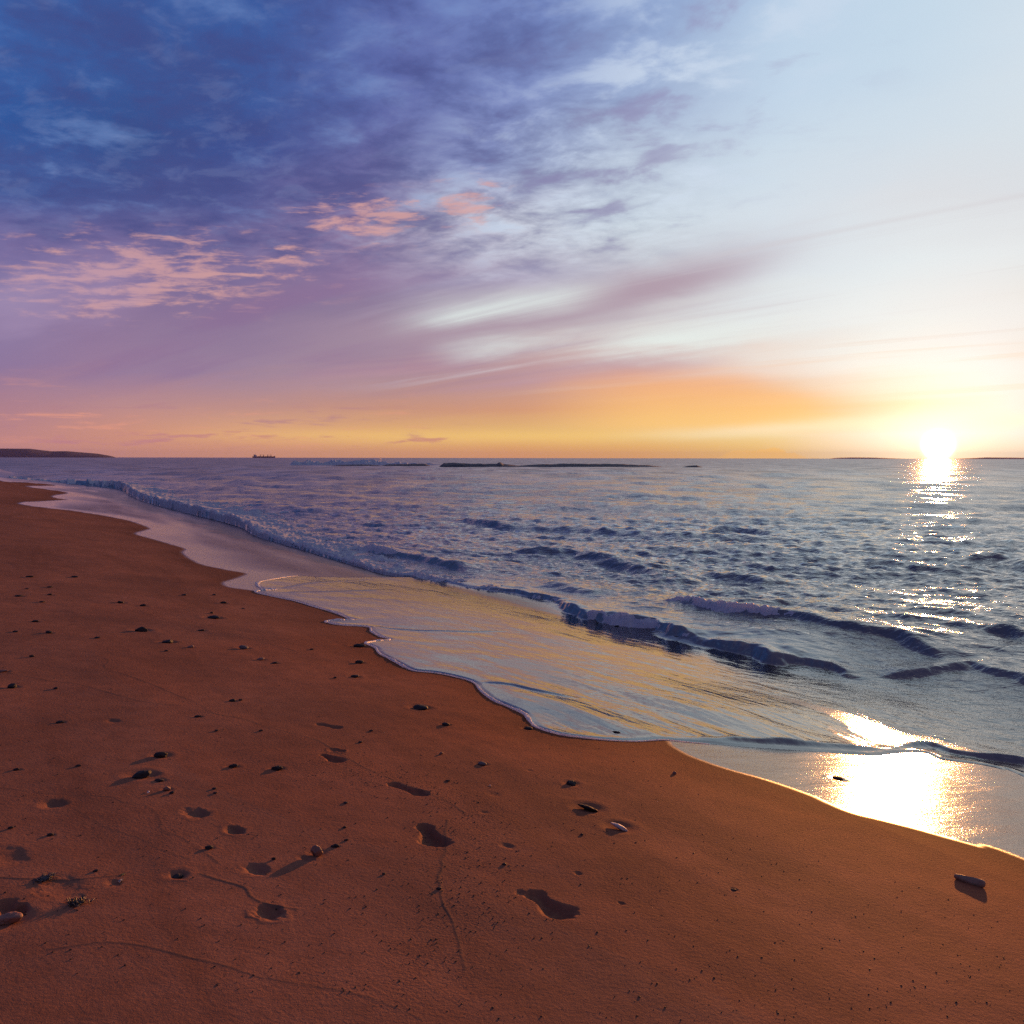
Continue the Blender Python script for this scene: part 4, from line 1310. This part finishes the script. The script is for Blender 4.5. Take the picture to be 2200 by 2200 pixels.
def build_ship():
    D = 6200.0
    r = ray(567, 984)
    loc = r[:2] / np.hypot(*r[:2]) * D
    root = bpy.data.objects.new('cargo_ship', None)
    COL.objects.link(root)
    root.location = (loc[0], loc[1], 0)
    root.rotation_euler = (0, 0, -math.atan2(loc[0], loc[1]) + math.radians(4))
    tag(root, 'dark red cargo ship with four deck cranes and a white bridge on the horizon', 'ship')
    k = D / FPX              # metres per photograph pixel
    L, B = 45.5 * k, 7.5 * k
    M_HULL = simple_mat('red_hull_paint', (0.10, 0.022, 0.018), 0.5, 0.2, 0.05)
    M_WHITE = simple_mat('white_ship_paint', (0.62, 0.60, 0.58), 0.5, 0.1, 0.05)
    M_CRANE = simple_mat('crane_paint', (0.12, 0.07, 0.06), 0.5, 0.2, 0.05)
    M_GLASSY = simple_mat('dark_glass', (0.02, 0.025, 0.03), 0.1, 0.1, 0.05)

    def put(name, fn, mat, parent=root):
        bm = bmesh.new()
        fn(bm)
        bmesh.ops.recalc_face_normals(bm, faces=bm.faces[:])
        me = bpy.data.meshes.new(name)
        bm.to_mesh(me)
        bm.free()
        return link(name, me, [mat], parent)

    def hull(bm):
        st = [(-0.5, 0.62, 0.30), (-0.47, 0.85, 0.0), (-0.40, 1.0, -0.4), (0.36, 1.0, -0.4), (0.43, 0.75, -0.4), (0.47, 0.42, -0.2), (0.50, 0.10, 0.6)]
        rows = []
        for (t, wd, kb) in st:
            top = 3.0 + 0.7 * max(0, (t - 0.36) / 0.14) + (0.25 if t < -0.4 else 0)
            row = []
            for (yy, zz) in ((-0.5 * wd, top), (-0.5 * wd, 1.0), (-0.36 * wd, kb), (0.36 * wd, kb), (0.5 * wd, 1.0), (0.5 * wd, top)):
                row.append(bm.verts.new((t * L, yy * B, zz * k)))
            rows.append(row)
        for a, b in zip(rows[:-1], rows[1:]):
            for i in range(5):
                bm.faces.new((a[i], a[i + 1], b[i + 1], b[i]))
            bm.faces.new((a[5], a[0], b[0], b[5]))
        bm.faces.new(rows[0][::-1]); bm.faces.new(rows[-1])
    put('hull', hull, M_HULL)

    def bridge(bm):
        box(bm, -0.43 * L, -0.31 * L, -0.40 * B, 0.40 * B, 3.0 * k, 4.6 * k)
        box(bm, -0.42 * L, -0.325 * L, -0.36 * B, 0.36 * B, 4.6 * k, 5.6 * k)
        box(bm, -0.41 * L, -0.335 * L, -0.52 * B, 0.52 * B, 5.6 * k, 6.5 * k)
    sup = put('bridge', bridge, M_WHITE)
    put('window', lambda bm: box(bm, -0.405 * L, -0.333 * L, -0.45 * B, 0.45 * B, 5.9 * k, 6.25 * k), M_GLASSY, sup)
    put('funnel', lambda bm: box(bm, -0.445 * L, -0.415 * L, -0.16 * B, 0.16 * B, 3.1 * k, 7.4 * k), M_CRANE)
    put('mast', lambda bm: box(bm, -0.366 * L, -0.358 * L, -0.02 * B, 0.02 * B, 6.5 * k, 9.0 * k), M_CRANE)
    for t in (-0.22, -0.06, 0.09, 0.24):
        put('hatch_cover', lambda bm, t=t: box(bm, (t - 0.055) * L, (t + 0.055) * L, -0.32 * B, 0.32 * B, 3.0 * k, 3.5 * k), M_CRANE)
    for t, dr in ((-0.155, 1), (-0.01, -1), (0.165, 1), (0.315, -1)):
        def crane(bm, t=t):
            box(bm, (t - 0.010) * L, (t + 0.010) * L, -0.08 * B, 0.08 * B, 3.0 * k, 7.0 * k)
        c = put('crane', crane, M_CRANE)

        def jib(bm, t=t, dr=dr):
            x0, x1 = t * L, (t + dr * 0.135) * L
            for s in (-0.06, 0.06):
                vs = [bm.verts.new(p) for p in ((x0, s * B - 1, 5.6 * k), (x0, s * B + 1, 5.6 * k), (x1, s * B + 1, 5.9 * k), (x1, s * B - 1, 5.9 * k), (x0, s * B - 1, 6.1 * k), (x0, s * B + 1, 6.1 * k), (x1, s * B + 1, 6.15 * k), (x1, s * B - 1, 6.15 * k))]
                for f in ((3, 2, 1, 0), (4, 5, 6, 7), (0, 1, 5, 4), (1, 2, 6, 5), (2, 3, 7, 6), (3, 0, 4, 7)):
                    bm.faces.new([vs[i] for i in f])
        put('jib', jib, M_CRANE, c)
        put('cab', lambda bm, t=t, dr=dr: box(bm, (t - 0.018) * L, (t + 0.018) * L, -0.12 * B, 0.12 * B, 3.0 * k, 4.3 * k), M_CRANE, c)
    put('bulwark', lambda bm: box(bm, 0.455 * L, 0.485 * L, -0.15 * B, 0.15 * B, 3.55 * k, 4.1 * k), M_HULL)


def build_haze():
    bm = bmesh.new()
    box(bm, -16000, 16000, -3000, 16000, -14.0, 110.0)
    bmesh.ops.recalc_face_normals(bm, faces=bm.faces[:])
    me = bpy.data.meshes.new('haze')
    bm.to_mesh(me)
    bm.free()
    m, out = new_mat('haze_air')
    v = S.tree.nodes.new('ShaderNodeVolumePrincipled')
    v.inputs['Color'].default_value = (0.42, 0.42, 0.98, 1)
    v.inputs['Density'].default_value = HAZE
    v.inputs['Anisotropy'].default_value = 0.0
    S.tree.links.new(v.outputs[0], out.inputs['Volume'])
    o = link('haze', me, [m])
    tag(o, 'thin evening haze over the sea', 'haze', kind='stuff')


HAZE = 0.000025
build_haze()
build_beach()
build_sea()
build_edge_foam()
build_far()
build_ship()
build_stones()
build_debris()
